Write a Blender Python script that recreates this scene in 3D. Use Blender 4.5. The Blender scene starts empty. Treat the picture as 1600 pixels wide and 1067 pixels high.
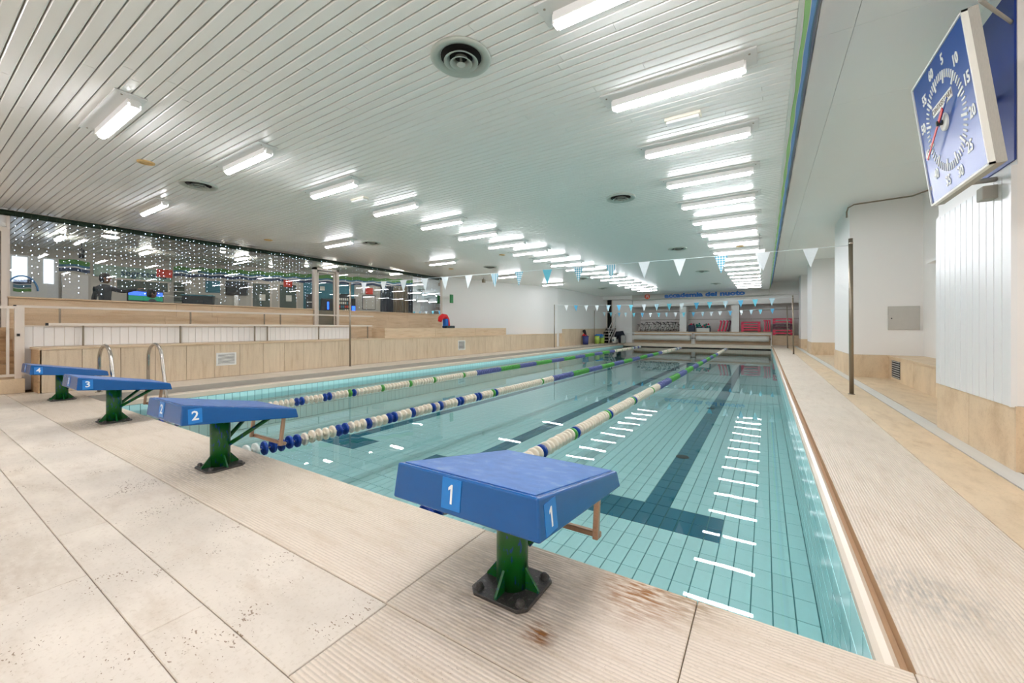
import bpy, bmesh, math, random
from mathutils import Vector, Matrix
random.seed(7)
PI=math.pi
sc=bpy.context.scene
COL=sc.collection
# ---------------------------------------------------------------- camera, world, exposure
cd=bpy.data.cameras.new('camera'); cam=bpy.data.objects.new('camera',cd); COL.objects.link(cam)
cam.location=(0,-1.62,1.0116); cam.rotation_euler=(PI/2,0,0.5649)
cd.sensor_width=36; cd.lens=623.16/1600*36; cd.shift_y=-21.4/1600; cd.clip_start=0.02; cd.clip_end=200
sc.camera=cam
w=bpy.data.worlds.new('world'); sc.world=w; w.use_nodes=True
w.node_tree.nodes['Background'].inputs[0].default_value=(0.8,0.88,1,1)
w.node_tree.nodes['Background'].inputs[1].default_value=0.3
sc.view_settings.view_transform='Standard'; sc.view_settings.look='None'
sc.view_settings.exposure=0.87; sc.view_settings.gamma=1; sc.view_settings.use_curve_mapping=False
cy=sc.cycles
cy.use_denoising=True; cy.max_bounces=10; cy.diffuse_bounces=5; cy.glossy_bounces=4; cy.transparent_max_bounces=16
cy.sample_clamp_indirect=6; cy.caustics_reflective=False; cy.caustics_refractive=False; cy.use_light_tree=True
TUBE=31.0          # strength of the batten lights
# ---------------------------------------------------------------- materials
M={}
def lin(c):
    return tuple((x/255/12.92 if x/255<=.04045 else ((x/255+.055)/1.055)**2.4) for x in c)
def newmat(name):
    m=bpy.data.materials.new(name); m.use_nodes=True; nt=m.node_tree; nt.nodes.clear()
    o=nt.nodes.new('ShaderNodeOutputMaterial'); return m,nt,o
def P(nt,col=(.8,.8,.8),rough=.5,metal=0,spec=.5):
    b=nt.nodes.new('ShaderNodeBsdfPrincipled')
    b.inputs['Base Color'].default_value=(*col,1); b.inputs['Roughness'].default_value=rough
    b.inputs['Metallic'].default_value=metal; b.inputs['Specular IOR Level'].default_value=spec
    return b
def N(nt,t,**k):
    n=nt.nodes.new(t)
    for a,v in k.items(): setattr(n,a,v)
    return n
def noise(nt,scale,detail=4,vec=None,rough=.55):
    n=N(nt,'ShaderNodeTexNoise'); n.inputs['Scale'].default_value=scale; n.inputs['Detail'].default_value=detail; n.inputs['Roughness'].default_value=rough
    if vec: nt.links.new(vec,n.inputs['Vector'])
    return n.outputs['Fac']
def mapv(nt,scale=(1,1,1),rot=(0,0,0),world=True):
    if world: src=N(nt,'ShaderNodeNewGeometry').outputs['Position']
    else: src=N(nt,'ShaderNodeTexCoord').outputs['Object']
    mp=N(nt,'ShaderNodeMapping'); nt.links.new(src,mp.inputs[0]); mp.inputs['Scale'].default_value=scale; mp.inputs['Rotation'].default_value=rot
    return mp.outputs[0]
def ramp(nt,fac,stops):
    r=N(nt,'ShaderNodeValToRGB'); e=r.color_ramp.elements
    while len(e)<len(stops): e.new(.5)
    for q,(p,c) in zip(e,stops): q.position=p; q.color=(*c,1) if len(c)==3 else c
    nt.links.new(fac,r.inputs[0]); return r.outputs[0]
def mix(nt,fac,a,b,mode='MIX'):
    n=N(nt,'ShaderNodeMix',data_type='RGBA',blend_type=mode)
    for i,v in ((0,fac),(6,a),(7,b)):
        if isinstance(v,(int,float)): n.inputs[i].default_value=v
        elif isinstance(v,tuple): n.inputs[i].default_value=(*v,1)
        else: nt.links.new(v,n.inputs[i])
    return n.outputs[2]
def math_(nt,op,a,b=None,clamp=False):
    n=N(nt,'ShaderNodeMath',operation=op); n.use_clamp=clamp
    for i,v in ((0,a),(1,b)):
        if v is None: continue
        if isinstance(v,(int,float)): n.inputs[i].default_value=v
        else: nt.links.new(v,n.inputs[i])
    return n.outputs[0]
def bump(nt,b,h,strength=.3,dist=.01):
    n=N(nt,'ShaderNodeBump'); n.inputs['Strength'].default_value=strength; n.inputs['Distance'].default_value=dist
    nt.links.new(h,n.inputs['Height']); nt.links.new(n.outputs[0],b.inputs['Normal'])
def simple(name,rgb,rough=.5,metal=0,var=.06,scale=6,spec=.5,bmp=0):
    m,nt,o=newmat(name); c=lin(rgb); b=P(nt,c,rough,metal,spec)
    f=noise(nt,scale,3)
    col=mix(nt,f,tuple(x*(1-var) for x in c),tuple(min(1,x*(1+var)) for x in c))
    nt.links.new(col,b.inputs['Base Color'])
    if bmp: bump(nt,b,noise(nt,scale*12,3),bmp,.003)
    nt.links.new(b.outputs[0],o.inputs[0]); M[name]=m; return m
def emis(name,rgb,strength,nee=True):
    m,nt,o=newmat(name); e=N(nt,'ShaderNodeEmission'); e.inputs[0].default_value=(*lin(rgb),1); e.inputs[1].default_value=strength
    nt.links.new(e.outputs[0],o.inputs[0])
    if not nee: m.cycles.emission_sampling='NONE'
    M[name]=m; return m
def travertine(name,base,dark,ribs=None,pits=1.0,stretch=(1,1,1),rough=.55,stains=(),patch=.5):
    m,nt,o=newmat(name); b=P(nt,(.8,.7,.6),rough,0,.35)
    v=mapv(nt)
    vs=mapv(nt,stretch)
    big=noise(nt,1.1,4,v); veins=noise(nt,3.0,8,vs,.65); fine=noise(nt,60,4,v,.7)
    B=lin(base); D=lin(dark)
    col=ramp(nt,veins,[(.28,D),(.5,B),(.8,tuple(min(1,x*1.12) for x in B))])
    col=mix(nt,math_(nt,'MULTIPLY',ramp(nt,big,[(.35,(1,1,1)),(.62,(0,0,0))]),patch),col,tuple(x*.80 for x in B))
    col=mix(nt,.35,col,ramp(nt,fine,[(.3,D),(.6,B)]),'MULTIPLY') if False else col
    sp=ramp(nt,fine,[(.34,(.80,.76,.70)),(.46,(1,1,1))]); col=mix(nt,.55,col,sp,'MULTIPLY')
    oi=N(nt,'ShaderNodeObjectInfo'); tint=ramp(nt,oi.outputs['Random'],[(0,(.93,.92,.90)),(1,(1.0,1.0,1.0))]); col=mix(nt,.8,col,tint,'MULTIPLY')
    h=fine
    if pits:
        vo=N(nt,'ShaderNodeTexVoronoi'); vo.inputs['Scale'].default_value=42; vo.inputs['Randomness'].default_value=1
        dis=noise(nt,30,3,v)
        add=N(nt,'ShaderNodeVectorMath',operation='ADD'); sc_=N(nt,'ShaderNodeVectorMath',operation='SCALE')
        nz=N(nt,'ShaderNodeTexNoise'); nz.inputs['Scale'].default_value=40; nt.links.new(v,nz.inputs['Vector'])
        nt.links.new(nz.outputs['Color'],sc_.inputs[0]); sc_.inputs['Scale'].default_value=.05
        nt.links.new(vs,add.inputs[0]); nt.links.new(sc_.outputs[0],add.inputs[1]); nt.links.new(add.outputs[0],vo.inputs['Vector'])
        cl=noise(nt,3.4,5,v,.7)
        thr=math_(nt,'MULTIPLY',math_(nt,'SUBTRACT',cl,.455,True),1.0*pits)
        pit=math_(nt,'LESS_THAN',vo.outputs['Distance'],thr)
        col=mix(nt,math_(nt,'MULTIPLY',pit,.75),col,lin((118,88,56)))
        h=math_(nt,'SUBTRACT',math_(nt,'MULTIPLY',fine,.3),math_(nt,'MULTIPLY',pit,1.0))
    if ribs is not None:
        wv=N(nt,'ShaderNodeTexWave',bands_direction=ribs,wave_profile='SIN'); wv.inputs['Scale'].default_value=22; wv.inputs['Distortion'].default_value=.6; wv.inputs['Detail'].default_value=2; wv.inputs['Detail Scale'].default_value=3
        nt.links.new(v,wv.inputs['Vector'])
        msk=ramp(nt,noise(nt,3.0,5,vs),[(.30,(.15,.15,.15)),(.6,(1,1,1))])
        dk=math_(nt,'MULTIPLY',ramp(nt,wv.outputs['Fac'],[(.0,(1,1,1)),(.45,(0,0,0))]),msk)
        dk=math_(nt,'MULTIPLY',dk,.42)
        col=mix(nt,dk,col,tuple(x*.62 for x in lin(dark)))
        h=math_(nt,'ADD',math_(nt,'MULTIPLY',h,.4),wv.outputs['Fac'])
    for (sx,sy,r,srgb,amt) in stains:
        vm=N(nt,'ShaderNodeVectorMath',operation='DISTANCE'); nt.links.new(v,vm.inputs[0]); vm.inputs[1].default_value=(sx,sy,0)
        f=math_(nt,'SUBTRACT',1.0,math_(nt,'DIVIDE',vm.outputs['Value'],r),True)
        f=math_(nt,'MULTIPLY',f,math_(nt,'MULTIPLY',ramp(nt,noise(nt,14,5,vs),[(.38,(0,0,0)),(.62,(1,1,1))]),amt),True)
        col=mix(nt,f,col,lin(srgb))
    nt.links.new(col,b.inputs['Base Color']); bump(nt,b,h,.55,.0035)
    nt.links.new(b.outputs[0],o.inputs[0]); M[name]=m; return m
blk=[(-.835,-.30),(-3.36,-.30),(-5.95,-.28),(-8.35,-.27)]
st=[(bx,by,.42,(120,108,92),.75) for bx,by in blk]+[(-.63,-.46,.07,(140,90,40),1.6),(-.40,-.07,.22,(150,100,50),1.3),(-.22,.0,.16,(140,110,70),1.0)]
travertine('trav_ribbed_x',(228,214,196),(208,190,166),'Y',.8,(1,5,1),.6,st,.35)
travertine('trav_ribbed_y',(229,216,199),(210,194,173),'X',.5,(4,1,1),.6,[(.52,.5,.26,(150,150,144),.8)],.35)
travertine('trav_deck',(229,218,203),(206,190,170),None,1.6,(1,2.2,1),.5,[(-2.6,-1.45,.42,(196,182,164),1.1)],.9)
travertine('trav_warm',(228,205,172),(205,178,142),None,.3,(3,1,1),.45,(),.4)
travertine('trav_wall',(224,200,168),(204,172,136),None,0,(1,.5,5),.45,(),.3)
travertine('trav_panel',(224,204,176),(204,178,146),None,0,(6,6,.6),.45,(),.35)
travertine('trav_dark',(196,164,126),(160,126,92),None,0,(1,.6,6),.5,(),.4)
simple('grout',(140,108,76),.9)
simple('grout_dark',(74,64,54),.9)
simple('grout_pool',(52,140,142),.7)
def tilemat(name,rgb,rough=.15):
    m,nt,o=newmat(name); c=lin(rgb); b=P(nt,c,rough,0,.3)
    oi=N(nt,'ShaderNodeObjectInfo'); f=noise(nt,2.0,2)
    col=mix(nt,f,tuple(x*.92 for x in c),tuple(min(1,x*1.06) for x in c))
    col=mix(nt,1.0,col,ramp(nt,oi.outputs['Random'],[(0,(.95,.95,.95)),(1,(1,1,1))]),'MULTIPLY')
    nt.links.new(col,b.inputs['Base Color']); nt.links.new(b.outputs[0],o.inputs[0]); M[name]=m
tilemat('tile',(202,252,250)); tilemat('tile_line',(34,112,138)); 
simple('cream_lip',(226,211,190),.25,var=.04)
simple('gutter_grey',(178,172,160),.5,var=.1)
simple('slot_brown',(186,152,116),.7,var=.2)
simple('white_paint',(244,241,237),.55,var=.02,scale=1.5)
simple('white_gloss',(240,240,238),.28,var=.015)
simple('white_metal',(235,234,230),.3,var=.02)
simple('rail_white',(226,214,200),.35,var=.04)
simple('soffit_white',(248,246,242),.6,var=.03,scale=1.2)
simple('board',(238,237,232),.24,var=.02,scale=1.0,spec=.45)
simple('plate_white',(214,214,210),.6,var=.02)
simple('board_gap',(150,145,136),.9)
simple('board_end',(120,128,122),.5)
simple('trim_green',(214,220,212),.5)
simple('fr_green',(150,214,130),.5); simple('fr_blue',(90,160,226),.5); simple('fr_teal',(60,120,150),.5); simple('fr_dark',(96,106,130),.5); simple('fr_white',(230,232,232),.5)
simple('fr_lgreen',(84,150,60),.5); simple('fr_navy',(24,52,92),.5)
simple('blue_fibre',(0,84,150),.22,var=.08,scale=12,bmp=.15)
def blocktop():
    m,nt,o=newmat('blue_top'); c=lin((30,98,176)); b=P(nt,c,.38,0,.6)
    f=noise(nt,9,6); col=ramp(nt,f,[(.3,lin((36,92,160))),(.55,lin((52,108,180))),(.75,lin((112,140,182)))])
    s=noise(nt,45,5); col=mix(nt,ramp(nt,s,[(.66,(0,0,0)),(.74,(.8,.8,.8))]),col,lin((160,182,205)))
    nt.links.new(col,b.inputs['Base Color']); bump(nt,b,noise(nt,260,2),.35,.002); nt.links.new(b.outputs[0],o.inputs[0]); M['blue_top']=m
blocktop()
simple('decal_blue',(24,122,200),.3,var=.05); simple('decal_white',(240,242,244),.4,var=.02); simple('decal_grey',(168,172,188),.4)
def postmat():
    m,nt,o=newmat('green_paint'); b=P(nt,(0,.2,.05),.28,0,.5)
    f=noise(nt,9,5); col=ramp(nt,f,[(.60,lin((10,92,24))),(.64,lin((22,60,150))),(.72,lin((28,56,140))),(.76,lin((190,175,160)))])
    v=noise(nt,5,3); col=mix(nt,math_(nt,'MULTIPLY',v,.35),col,lin((4,48,14)))
    nt.links.new(col,b.inputs['Base Color']); bump(nt,b,f,.2,.002); nt.links.new(b.outputs[0],o.inputs[0]); M['green_paint']=m
postmat()
def platemat():
    m,nt,o=newmat('plate_worn'); b=P(nt,(.1,.1,.1),.4,.3,.5)
    f=noise(nt,14,5); col=ramp(nt,f,[(.30,lin((24,86,34))),(.38,lin((74,70,66))),(.55,lin((60,56,54))),(.66,lin((108,102,96))),(.74,lin((22,60,130)))])
    nt.links.new(col,b.inputs['Base Color']); bump(nt,b,noise(nt,60,4),.5,.003); nt.links.new(b.outputs[0],o.inputs[0]); M['plate_worn']=m
platemat()
simple('steel',(190,184,176),.22,1,.08); simple('steel_rust',(186,150,124),.35,.7,.25,30)
simple('steel_dull',(150,138,122),.35,.8,.12)
simple('concrete_grey',(176,172,162),.8,var=.15,scale=30)
simple('clock_blue',(6,70,150),.3,var=.04,spec=.5); simple('clock_shadow_blue',(4,50,140),.4)
simple('clock_white',(236,234,224),.5); simple('clock_red',(216,40,26),.4); simple('black',(22,22,24),.4); simple('dark_hole',(14,12,11),.9)
simple('vent_metal',(176,182,172),.35,.2,.06); simple('wood_ring',(206,170,110),.6); simple('aged_plastic',(228,224,206),.5)
simple('float_white',(240,228,208),.35,var=.08,scale=20); simple('float_blue',(6,60,150),.3,var=.1); simple('float_navy',(96,104,160),.35,var=.1); simple('float_green',(84,164,70),.35,var=.1); simple('float_clear',(226,232,226),.3)
simple('cable',(200,190,170),.5)
simple('pen_white',(236,244,246),.7); simple('pen_sky',(110,200,220),.7); simple('pen_blue',(90,175,215),.7)
def pen2(name,kind):
    m,nt,o=newmat(name); b=P(nt,(1,1,1),.7); v=mapv(nt,(1,1,1),(0,0,0),False)
    if kind=='stripe':
        t=N(nt,'ShaderNodeTexWave',bands_direction='X'); t.inputs['Scale'].default_value=7.5; nt.links.new(v,t.inputs['Vector']); f=t.outputs['Fac']
    else:
        mp=mapv(nt,(1,1,1),(0,PI/4,0),False); t=N(nt,'ShaderNodeTexChecker'); t.inputs['Scale'].default_value=34; nt.links.new(mp,t.inputs['Vector']); f=t.outputs['Fac']
    nt.links.new(ramp(nt,f,[(.45,lin((236,244,246))),(.55,lin((100,180,205)))]),b.inputs['Base Color']); nt.links.new(b.outputs[0],o.inputs[0]); M[name]=m
pen2('pen_stripe','stripe'); pen2('pen_check','check')
simple('red_sign',(226,66,42),.5); simple('sign_blue',(14,100,178),.4); simple('sign_orange',(236,92,50),.4); simple('sign_grey',(196,192,184),.5)
simple('red_pad',(214,22,32),.6); simple('blue_pad',(20,96,180),.6); simple('dark_pad',(28,48,56),.6); simple('exit_green',(20,130,60),.4)
simple('pink',(236,70,104),.5,var=.08); simple('maroon',(98,52,74),.6); simple('teal_plastic',(20,140,124),.5); simple('crate_dark',(44,62,86),.6)
simple('basket_blue',(58,68,128),.6); simple('basket_green',(176,206,90),.6); simple('towel_blue',(50,120,190),.8); simple('grey_plastic',(170,170,165),.5)
simple('tank_white',(226,224,216),.5)
simple('lobby_wall',(206,200,190),.7); simple('lobby_floor',(120,110,100),.4); simple('lobby_teal',(60,130,150),.6); simple('lobby_green',(70,84,72),.3)
simple('lobby_dark',(34,38,44),.4); simple('curtain_dark',(36,42,54),.8); simple('curtain_brown',(120,106,88),.8); simple('sign_glass_green',(150,176,160),.4); simple('text_grey_blue',(50,80,100),.5)
simple('skin',(150,108,84),.6); simple('dark_cloth',(34,36,44),.9); simple('grey_cloth',(74,74,80),.9); simple('hair',(26,22,22),.7)
simple('garland_green',(20,44,26),.8); simple('wire',(120,124,128),.5)
emis('tube_light',(247,246,253),TUBE); emis('lobby_lamp',(255,250,240),28.0); emis('led',(205,225,255),7.0,False)
emis('screen_blue',(60,100,230),1.4,False); emis('screen_green',(40,120,90),.8,False); emis('vend_blue',(40,90,255),2.2,False); emis('window_sky',(215,228,245),1.2,False)
def glassmat(name,tint,ior,bmp=None,rough=0.0):
    m,nt,o=newmat(name); t=N(nt,'ShaderNodeBsdfTransparent'); t.inputs[0].default_value=(*tint,1)
    g=N(nt,'ShaderNodeBsdfGlossy'); g.inputs['Roughness'].default_value=rough
    f=N(nt,'ShaderNodeFresnel'); f.inputs[0].default_value=ior
    x=N(nt,'ShaderNodeMixShader'); nt.links.new(f.outputs[0],x.inputs[0]); nt.links.new(t.outputs[0],x.inputs[1]); nt.links.new(g.outputs[0],x.inputs[2])
    if bmp:
        bn=N(nt,'ShaderNodeBump'); bn.inputs['Strength'].default_value=bmp[0]; bn.inputs['Distance'].default_value=bmp[1]
        nt.links.new(noise(nt,bmp[2],2,mapv(nt)),bn.inputs['Height'])
        nt.links.new(bn.outputs[0],g.inputs['Normal']); nt.links.new(bn.outputs[0],f.inputs['Normal'])
    nt.links.new(x.outputs[0],o.inputs[0]); M[name]=m
glassmat('water',(.95,.995,.99),1.33,(.05,.012,1.6),.0)
glassmat('glass',(.86,.90,.90),1.65)
# ---------------------------------------------------------------- mesh helpers
class MB:
    def __init__(s): s.v=[]; s.f=[]; s.mi=[]; s.mats=[]; s.sm=[]; s.cur=0; s.smooth=False
    def mat(s,name):
        if name not in s.mats: s.mats.append(name)
        s.cur=s.mats.index(name); return s
    def add(s,vs,fs,smooth=None):
        o=len(s.v); s.v+= [tuple(p) for p in vs]
        for f in fs: s.f.append(tuple(i+o for i in f)); s.mi.append(s.cur); s.sm.append(s.smooth if smooth is None else smooth)
        return s
    def box(s,x0,x1,y0,y1,z0,z1):
        v=[(x0,y0,z0),(x1,y0,z0),(x1,y1,z0),(x0,y1,z0),(x0,y0,z1),(x1,y0,z1),(x1,y1,z1),(x0,y1,z1)]
        return s.add(v,[(3,2,1,0),(4,5,6,7),(0,1,5,4),(1,2,6,5),(2,3,7,6),(3,0,4,7)],False)
    def cbox(s,c,d,R=None):
        v=[]
        for z in (-1,1):
            for x,y in ((-1,-1),(1,-1),(1,1),(-1,1)):
                p=Vector((x*d[0]/2,y*d[1]/2,z*d[2]/2)); p=(R@p if R else p)+Vector(c); v.append(p)
        return s.add(v,[(3,2,1,0),(4,5,6,7),(0,1,5,4),(1,2,6,5),(2,3,7,6),(3,0,4,7)],False)
    def tile(s,x0,x1,y0,y1,z0,z1,b=.004,top='+z'):
        # box without bottom, bevelled top edge
        v=[(x0,y0,z0),(x1,y0,z0),(x1,y1,z0),(x0,y1,z0),(x0,y0,z1-b),(x1,y0,z1-b),(x1,y1,z1-b),(x0,y1,z1-b),(x0+b,y0+b,z1),(x1-b,y0+b,z1),(x1-b,y1-b,z1),(x0+b,y1-b,z1)]
        return s.add(v,[(0,1,5,4),(1,2,6,5),(2,3,7,6),(3,0,4,7),(4,5,9,8),(5,6,10,9),(6,7,11,10),(7,4,8,11),(8,9,10,11)],False)
    def tube(s,pts,r,n=8,cap=True,smooth=True):
        pts=[Vector(p) for p in pts]; rs=r if isinstance(r,(list,tuple)) else [r]*len(pts)
        rings=[]; up=None
        for i,p in enumerate(pts):
            d=(pts[min(i+1,len(pts)-1)]-pts[max(i-1,0)]).normalized()
            if up is None: up=Vector((0,0,1)) if abs(d.z)<.9 else Vector((1,0,0))
            a=d.cross(up).normalized(); up=a.cross(d).normalized()
            rings.append([p+(a*math.cos(2*PI*k/n)+up*math.sin(2*PI*k/n))*rs[i] for k in range(n)])
        v=[q for R in rings for q in R]; f=[]
        for i in range(len(pts)-1):
            for k in range(n):
                a=i*n+k; b=i*n+(k+1)%n; f.append((a,b,b+n,a+n))
        s.add(v,f,smooth)
        if cap:
            o=len(s.v)-len(v)
            s.f.append(tuple(o+k for k in range(n-1,-1,-1))); s.mi.append(s.cur); s.sm.append(False)
            s.f.append(tuple(o+len(v)-n+k for k in range(n))); s.mi.append(s.cur); s.sm.append(False)
        return s
    def lathe(s,prof,c=(0,0,0),n=24,axis='z',smooth=True,close=False):
        v=[]; 
        for r,h in prof:
            for k in range(n):
                a=2*PI*k/n; p=(r*math.cos(a),r*math.sin(a),h)
                if axis=='y': p=(p[0],p[2],p[1])
                if axis=='x': p=(p[2],p[0],p[1])
                v.append((p[0]+c[0],p[1]+c[1],p[2]+c[2]))
        f=[(i*n+k,i*n+(k+1)%n,(i+1)*n+(k+1)%n,(i+1)*n+k) for i in range(len(prof)-1) for k in range(n)]
        return s.add(v,f,smooth)
    def prism(s,poly,axis,a,b):
        def P3(p,t): return {'z':(p[0],p[1],t),'y':(p[0],t,p[1]),'x':(t,p[0],p[1])}[axis]
        n=len(poly); v=[P3(p,a) for p in poly]+[P3(p,b) for p in poly]
        f=[tuple(range(n-1,-1,-1)),tuple(range(n,2*n))]+[(k,(k+1)%n,n+(k+1)%n,n+k) for k in range(n)]
        return s.add(v,f,False)
    def mesh(s,name,fix=True):
        me=bpy.data.meshes.new(name); me.from_pydata(s.v,[],s.f)
        for m in s.mats: me.materials.append(M[m])
        me.polygons.foreach_set('material_index',s.mi); me.polygons.foreach_set('use_smooth',s.sm)
        me.update()
        if fix and len(s.f)<20000:
            bm=bmesh.new(); bm.from_mesh(me); bmesh.ops.recalc_face_normals(bm,faces=bm.faces); bm.to_mesh(me); bm.free()
        return me
    def obj(s,name,parent=None,loc=None,**k): return link(name,s.mesh(name),parent,loc,**k)
def link(name,me,parent=None,loc=None,rot=None,**k):
    o=bpy.data.objects.new(name,me); COL.objects.link(o)
    if parent is not None: o.parent=parent
    if loc is not None: o.location=loc
    if rot is not None: o.rotation_euler=rot
    for a,v in k.items(): o[a]=v
    return o
def thing(name,label,cat,loc=(0,0,0),rot=(0,0,0),group=None):
    o=bpy.data.objects.new(name,None); COL.objects.link(o); o.location=loc; o.rotation_euler=rot; o.empty_display_size=.1
    o['label']=label; o['category']=cat
    if group: o['group']=group
    return o
def tag(o,label,cat,group=None,kind=None):
    o['label']=label; o['category']=cat
    if group: o['group']=group
    if kind: o['kind']=kind
    return o
def dup(root,loc=None,label=None,rot=None):
    r=root.copy(); COL.objects.link(r)
    if loc is not None: r.location=loc
    if rot is not None: r.rotation_euler=rot
    if label: r['label']=label
    def rec(src,dst):
        for ch in list(src.children):
            c=ch.copy(); COL.objects.link(c); c.parent=dst; rec(ch,c)
    rec(root,r); return r
def struct(o): o['kind']='structure'; return o
def bev(o,w=.01,seg=2):
    m=o.modifiers.new('bevel','BEVEL'); m.width=w; m.segments=seg; m.limit_method='ANGLE'; m.angle_limit=.6; return o
ORD=['first','second','third','fourth','fifth','sixth','seventh','eighth','ninth','tenth','eleventh','twelfth','thirteenth','fourteenth','fifteenth','sixteenth','seventeenth','eighteenth','nineteenth','twentieth','twenty-first','twenty-second']
def textmesh(s,size,ext=.004,offset=0,align='CENTER'):
    cu=bpy.data.curves.new('txt','FONT'); cu.body=s; cu.size=size; cu.extrude=ext; cu.offset=offset; cu.align_x=align; cu.align_y='CENTER'; cu.resolution_u=2
    o=bpy.data.objects.new('txt',cu); COL.objects.link(o)
    dg=bpy.context.evaluated_depsgraph_get(); me=bpy.data.meshes.new_from_object(o.evaluated_get(dg)); bpy.data.objects.remove(o); return me
def text(name,s,size,mat,parent,M4,ext=.003,offset=0,align='CENTER',sx=1,**k):
    me=textmesh(s,size,ext,offset,align); me.materials.clear(); me.materials.append(M[mat])
    me.transform(M4@Matrix.Diagonal((sx,1,1,1))); return link(name,me,parent,**k)
def frame(o,ux,uy):   # matrix: text x -> ux, text y -> uy
    ux=Vector(ux).normalized(); uy=Vector(uy).normalized(); uz=ux.cross(uy)
    m=Matrix.Identity(4)
    for i in range(3): m[i][0]=ux[i]; m[i][1]=uy[i]; m[i][2]=uz[i]; m[i][3]=o[i]
    return m
# ---------------------------------------------------------------- dimensions
XL,XR=-8.1,.295; YF=25.3; WZ=-.25; BZ=-.85; H=3.15; HS=3.6; SX=.38
# ---------------------------------------------------------------- floor and deck slabs
m=MB().mat('grout')
m.box(-11.9,2.7,-4,-.0,-1.2,-.022)
m.box(-11.9,-8.52,0,28,-1.2,-.022); m.box(.395,2.7,0,28,-1.2,-.022); m.box(-8.52,.395,25.42,28,-1.2,-.022)
floor=struct(m.obj('floor'))
SL={}
def slab(x0,x1,y0,y1,mat,z=0.0,g=.0016,t=.022,par=None,name='slab'):
    dz=random.uniform(-.0007,.0007)
    MB().mat(mat).tile(x0+g,x1-g,y0+g,y1-g,z-t,z+dz,.0025).obj(name,par or floor)
def row(xs,y0,y1,mat,**k):
    for a,b in zip(xs[:-1],xs[1:]): slab(a,b,y0,y1,mat,**k)
row([-9.75,-7.6,-5.0,-1.18,-.21,.37],-.63,0,'trav_ribbed_x')
row([-9.75,-6.9,-4.02,-1.17],-.99,-.63,'trav_deck'); row([-1.17,.37],-.99,-.63,'trav_ribbed_x')
row([-9.75,-6.2,-2.9,-1.73,-.2,.37],-1.17,-.99,'trav_deck')
row([-9.75,-6.8,-4.4,-2.34,-.8,.37],-2.0,-1.17,'trav_deck')
row([-9.75,-7,-4.5,-2.2,.37],-3.0,-2.0,'trav_deck'); row([-9.75,-7,-4.5,-2.2,.37],-4.0,-3.0,'trav_deck')
ys=[-4,-2.6,-1.2,.0,1.35,2.7,4.1,5.5,7,8.5,10,12,14,16,18,20,22,24,25.42]
for a,b in zip(ys[:-1],ys[1:]):
    slab(.375 if a>=0 else .37,1.0,a,b,'trav_ribbed_y')
ys=[-4,-2.2,-.4,.9,2.05,3.3,4.6,6,7.5,9,11,13,15,17,19,21,23,25.42]
for a,b in zip(ys[:-1],ys[1:]): slab(1.0,1.36,a,b,'trav_warm')
for a,b in zip([-4,-2,0,2.65,4.15,5.5,7,9.2,11.3,13,15.5,18,20.5,23,25.42,28],[-2,0,2.65,4.15,5.5,7,9.2,11.3,13,15.5,18,20.5,23,25.42,28]):
    slab(1.52,2.65,a,b,'trav_warm')
ys=[0,1.5,3,4.5,6,7.5,9,11,13,15,17,19,21,23,25.42]
for a,b in zip(ys[:-1],ys[1:]): slab(-9.42,-8.5,a,b,'trav_ribbed_y')
for a,b in zip([-9.4,-7.4,-5.4,-3.4,-1.4,.37],[-7.4,-5.4,-3.4,-1.4,.37,1.52]): slab(a,b,25.42,28,'trav_deck')
# drain with bars
dr=struct(MB().mat('grout_dark').box(1.365,1.515,-4,25.4,-.06,-.03).obj('floor_drain'))
m=MB().mat('tank_white')
y=-3.99
while y<9: m.box(1.37,1.51,y,y+.015,-.03,-.001); y+=.0195
while y<25.4: m.box(1.37,1.51,y,y+.045,-.03,-.001); y+=.056
o=m.obj('grate',dr); o['kind']='stuff'
# ---------------------------------------------------------------- pool basin
pool=MB().mat('grout_pool')
pool.box(XL-.14,XR+.02,0-.02,YF+.1,BZ-.2,BZ-.012)
pool.box(XL-.14,XL-.012,0,YF+.02,BZ-.1,-.15); pool.box(XR+.012,XR+.05,0,YF+.02,BZ-.1,-.07); pool.box(XL-.1,XR+.02,-.1,-.012,BZ-.1,-.03)
pool.box(XL-.1,XR+.02,YF+.012,YF+.08,BZ-.1,-.26)
pool=struct(pool.obj('pool_basin'))
nx=int(round((XR-XL)/.125)); px=(XR-XL)/nx
LC=[-.95,-3.50,-6.00]
def line_tile(xc,yc):
    for c in LC:
        if abs(xc-c)<.14 and 2.35<yc<22.9: return True
        if abs(xc-c)<.65 and (2.35<yc<2.65 or 22.65<yc<22.95): return True
    return False
LC=[XL+px*round((c-XL)/px) for c in LC]
tiles=[]
for i in range(nx):
    for j in range(int(YF/.25)+1):
        x0=XL+i*px; y0=j*.25; y1=min(y0+.25,YF)
        if y1-y0<.02: continue
        xc=x0+px/2; yc=(y0+y1)/2
        D=(yc+1.62)*.844-xc*.535; X=xc*.844+(yc+1.62)*.535
        d=D if (D>.2 and -1.35<X/D<1.3 and yc>-1) else 1e3
        if xc<.3 and D<3.1 and X/D<-.3: d+=50
        tiles.append((d,x0,y0,y1,line_tile(xc,yc)))
tiles.sort(key=lambda t:t[0])
tm={}
for k in ('tile','tile_line'):
    tm[k]=MB().mat(k).tile(-px/2+.0035,px/2-.0035,-.1215,.1215,-.012,0,.002).mesh('tile')
for d,x0,y0,y1,ln in tiles[:300]:
    if y1-y0<.24: continue
    link('tile',tm['tile_line' if ln else 'tile'],pool,(x0+px/2,y0+.125,BZ))
m=MB()
for d,x0,y0,y1,ln in tiles[300:]:
    m.mat('tile_line' if ln else 'tile'); o=.0035
    m.tile(x0+o,x0+px-o,y0+o,y1-o,BZ-.012,BZ,.002)
o=link('tile_field',m.mesh('tile_field',False),pool,kind='stuff')
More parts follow.
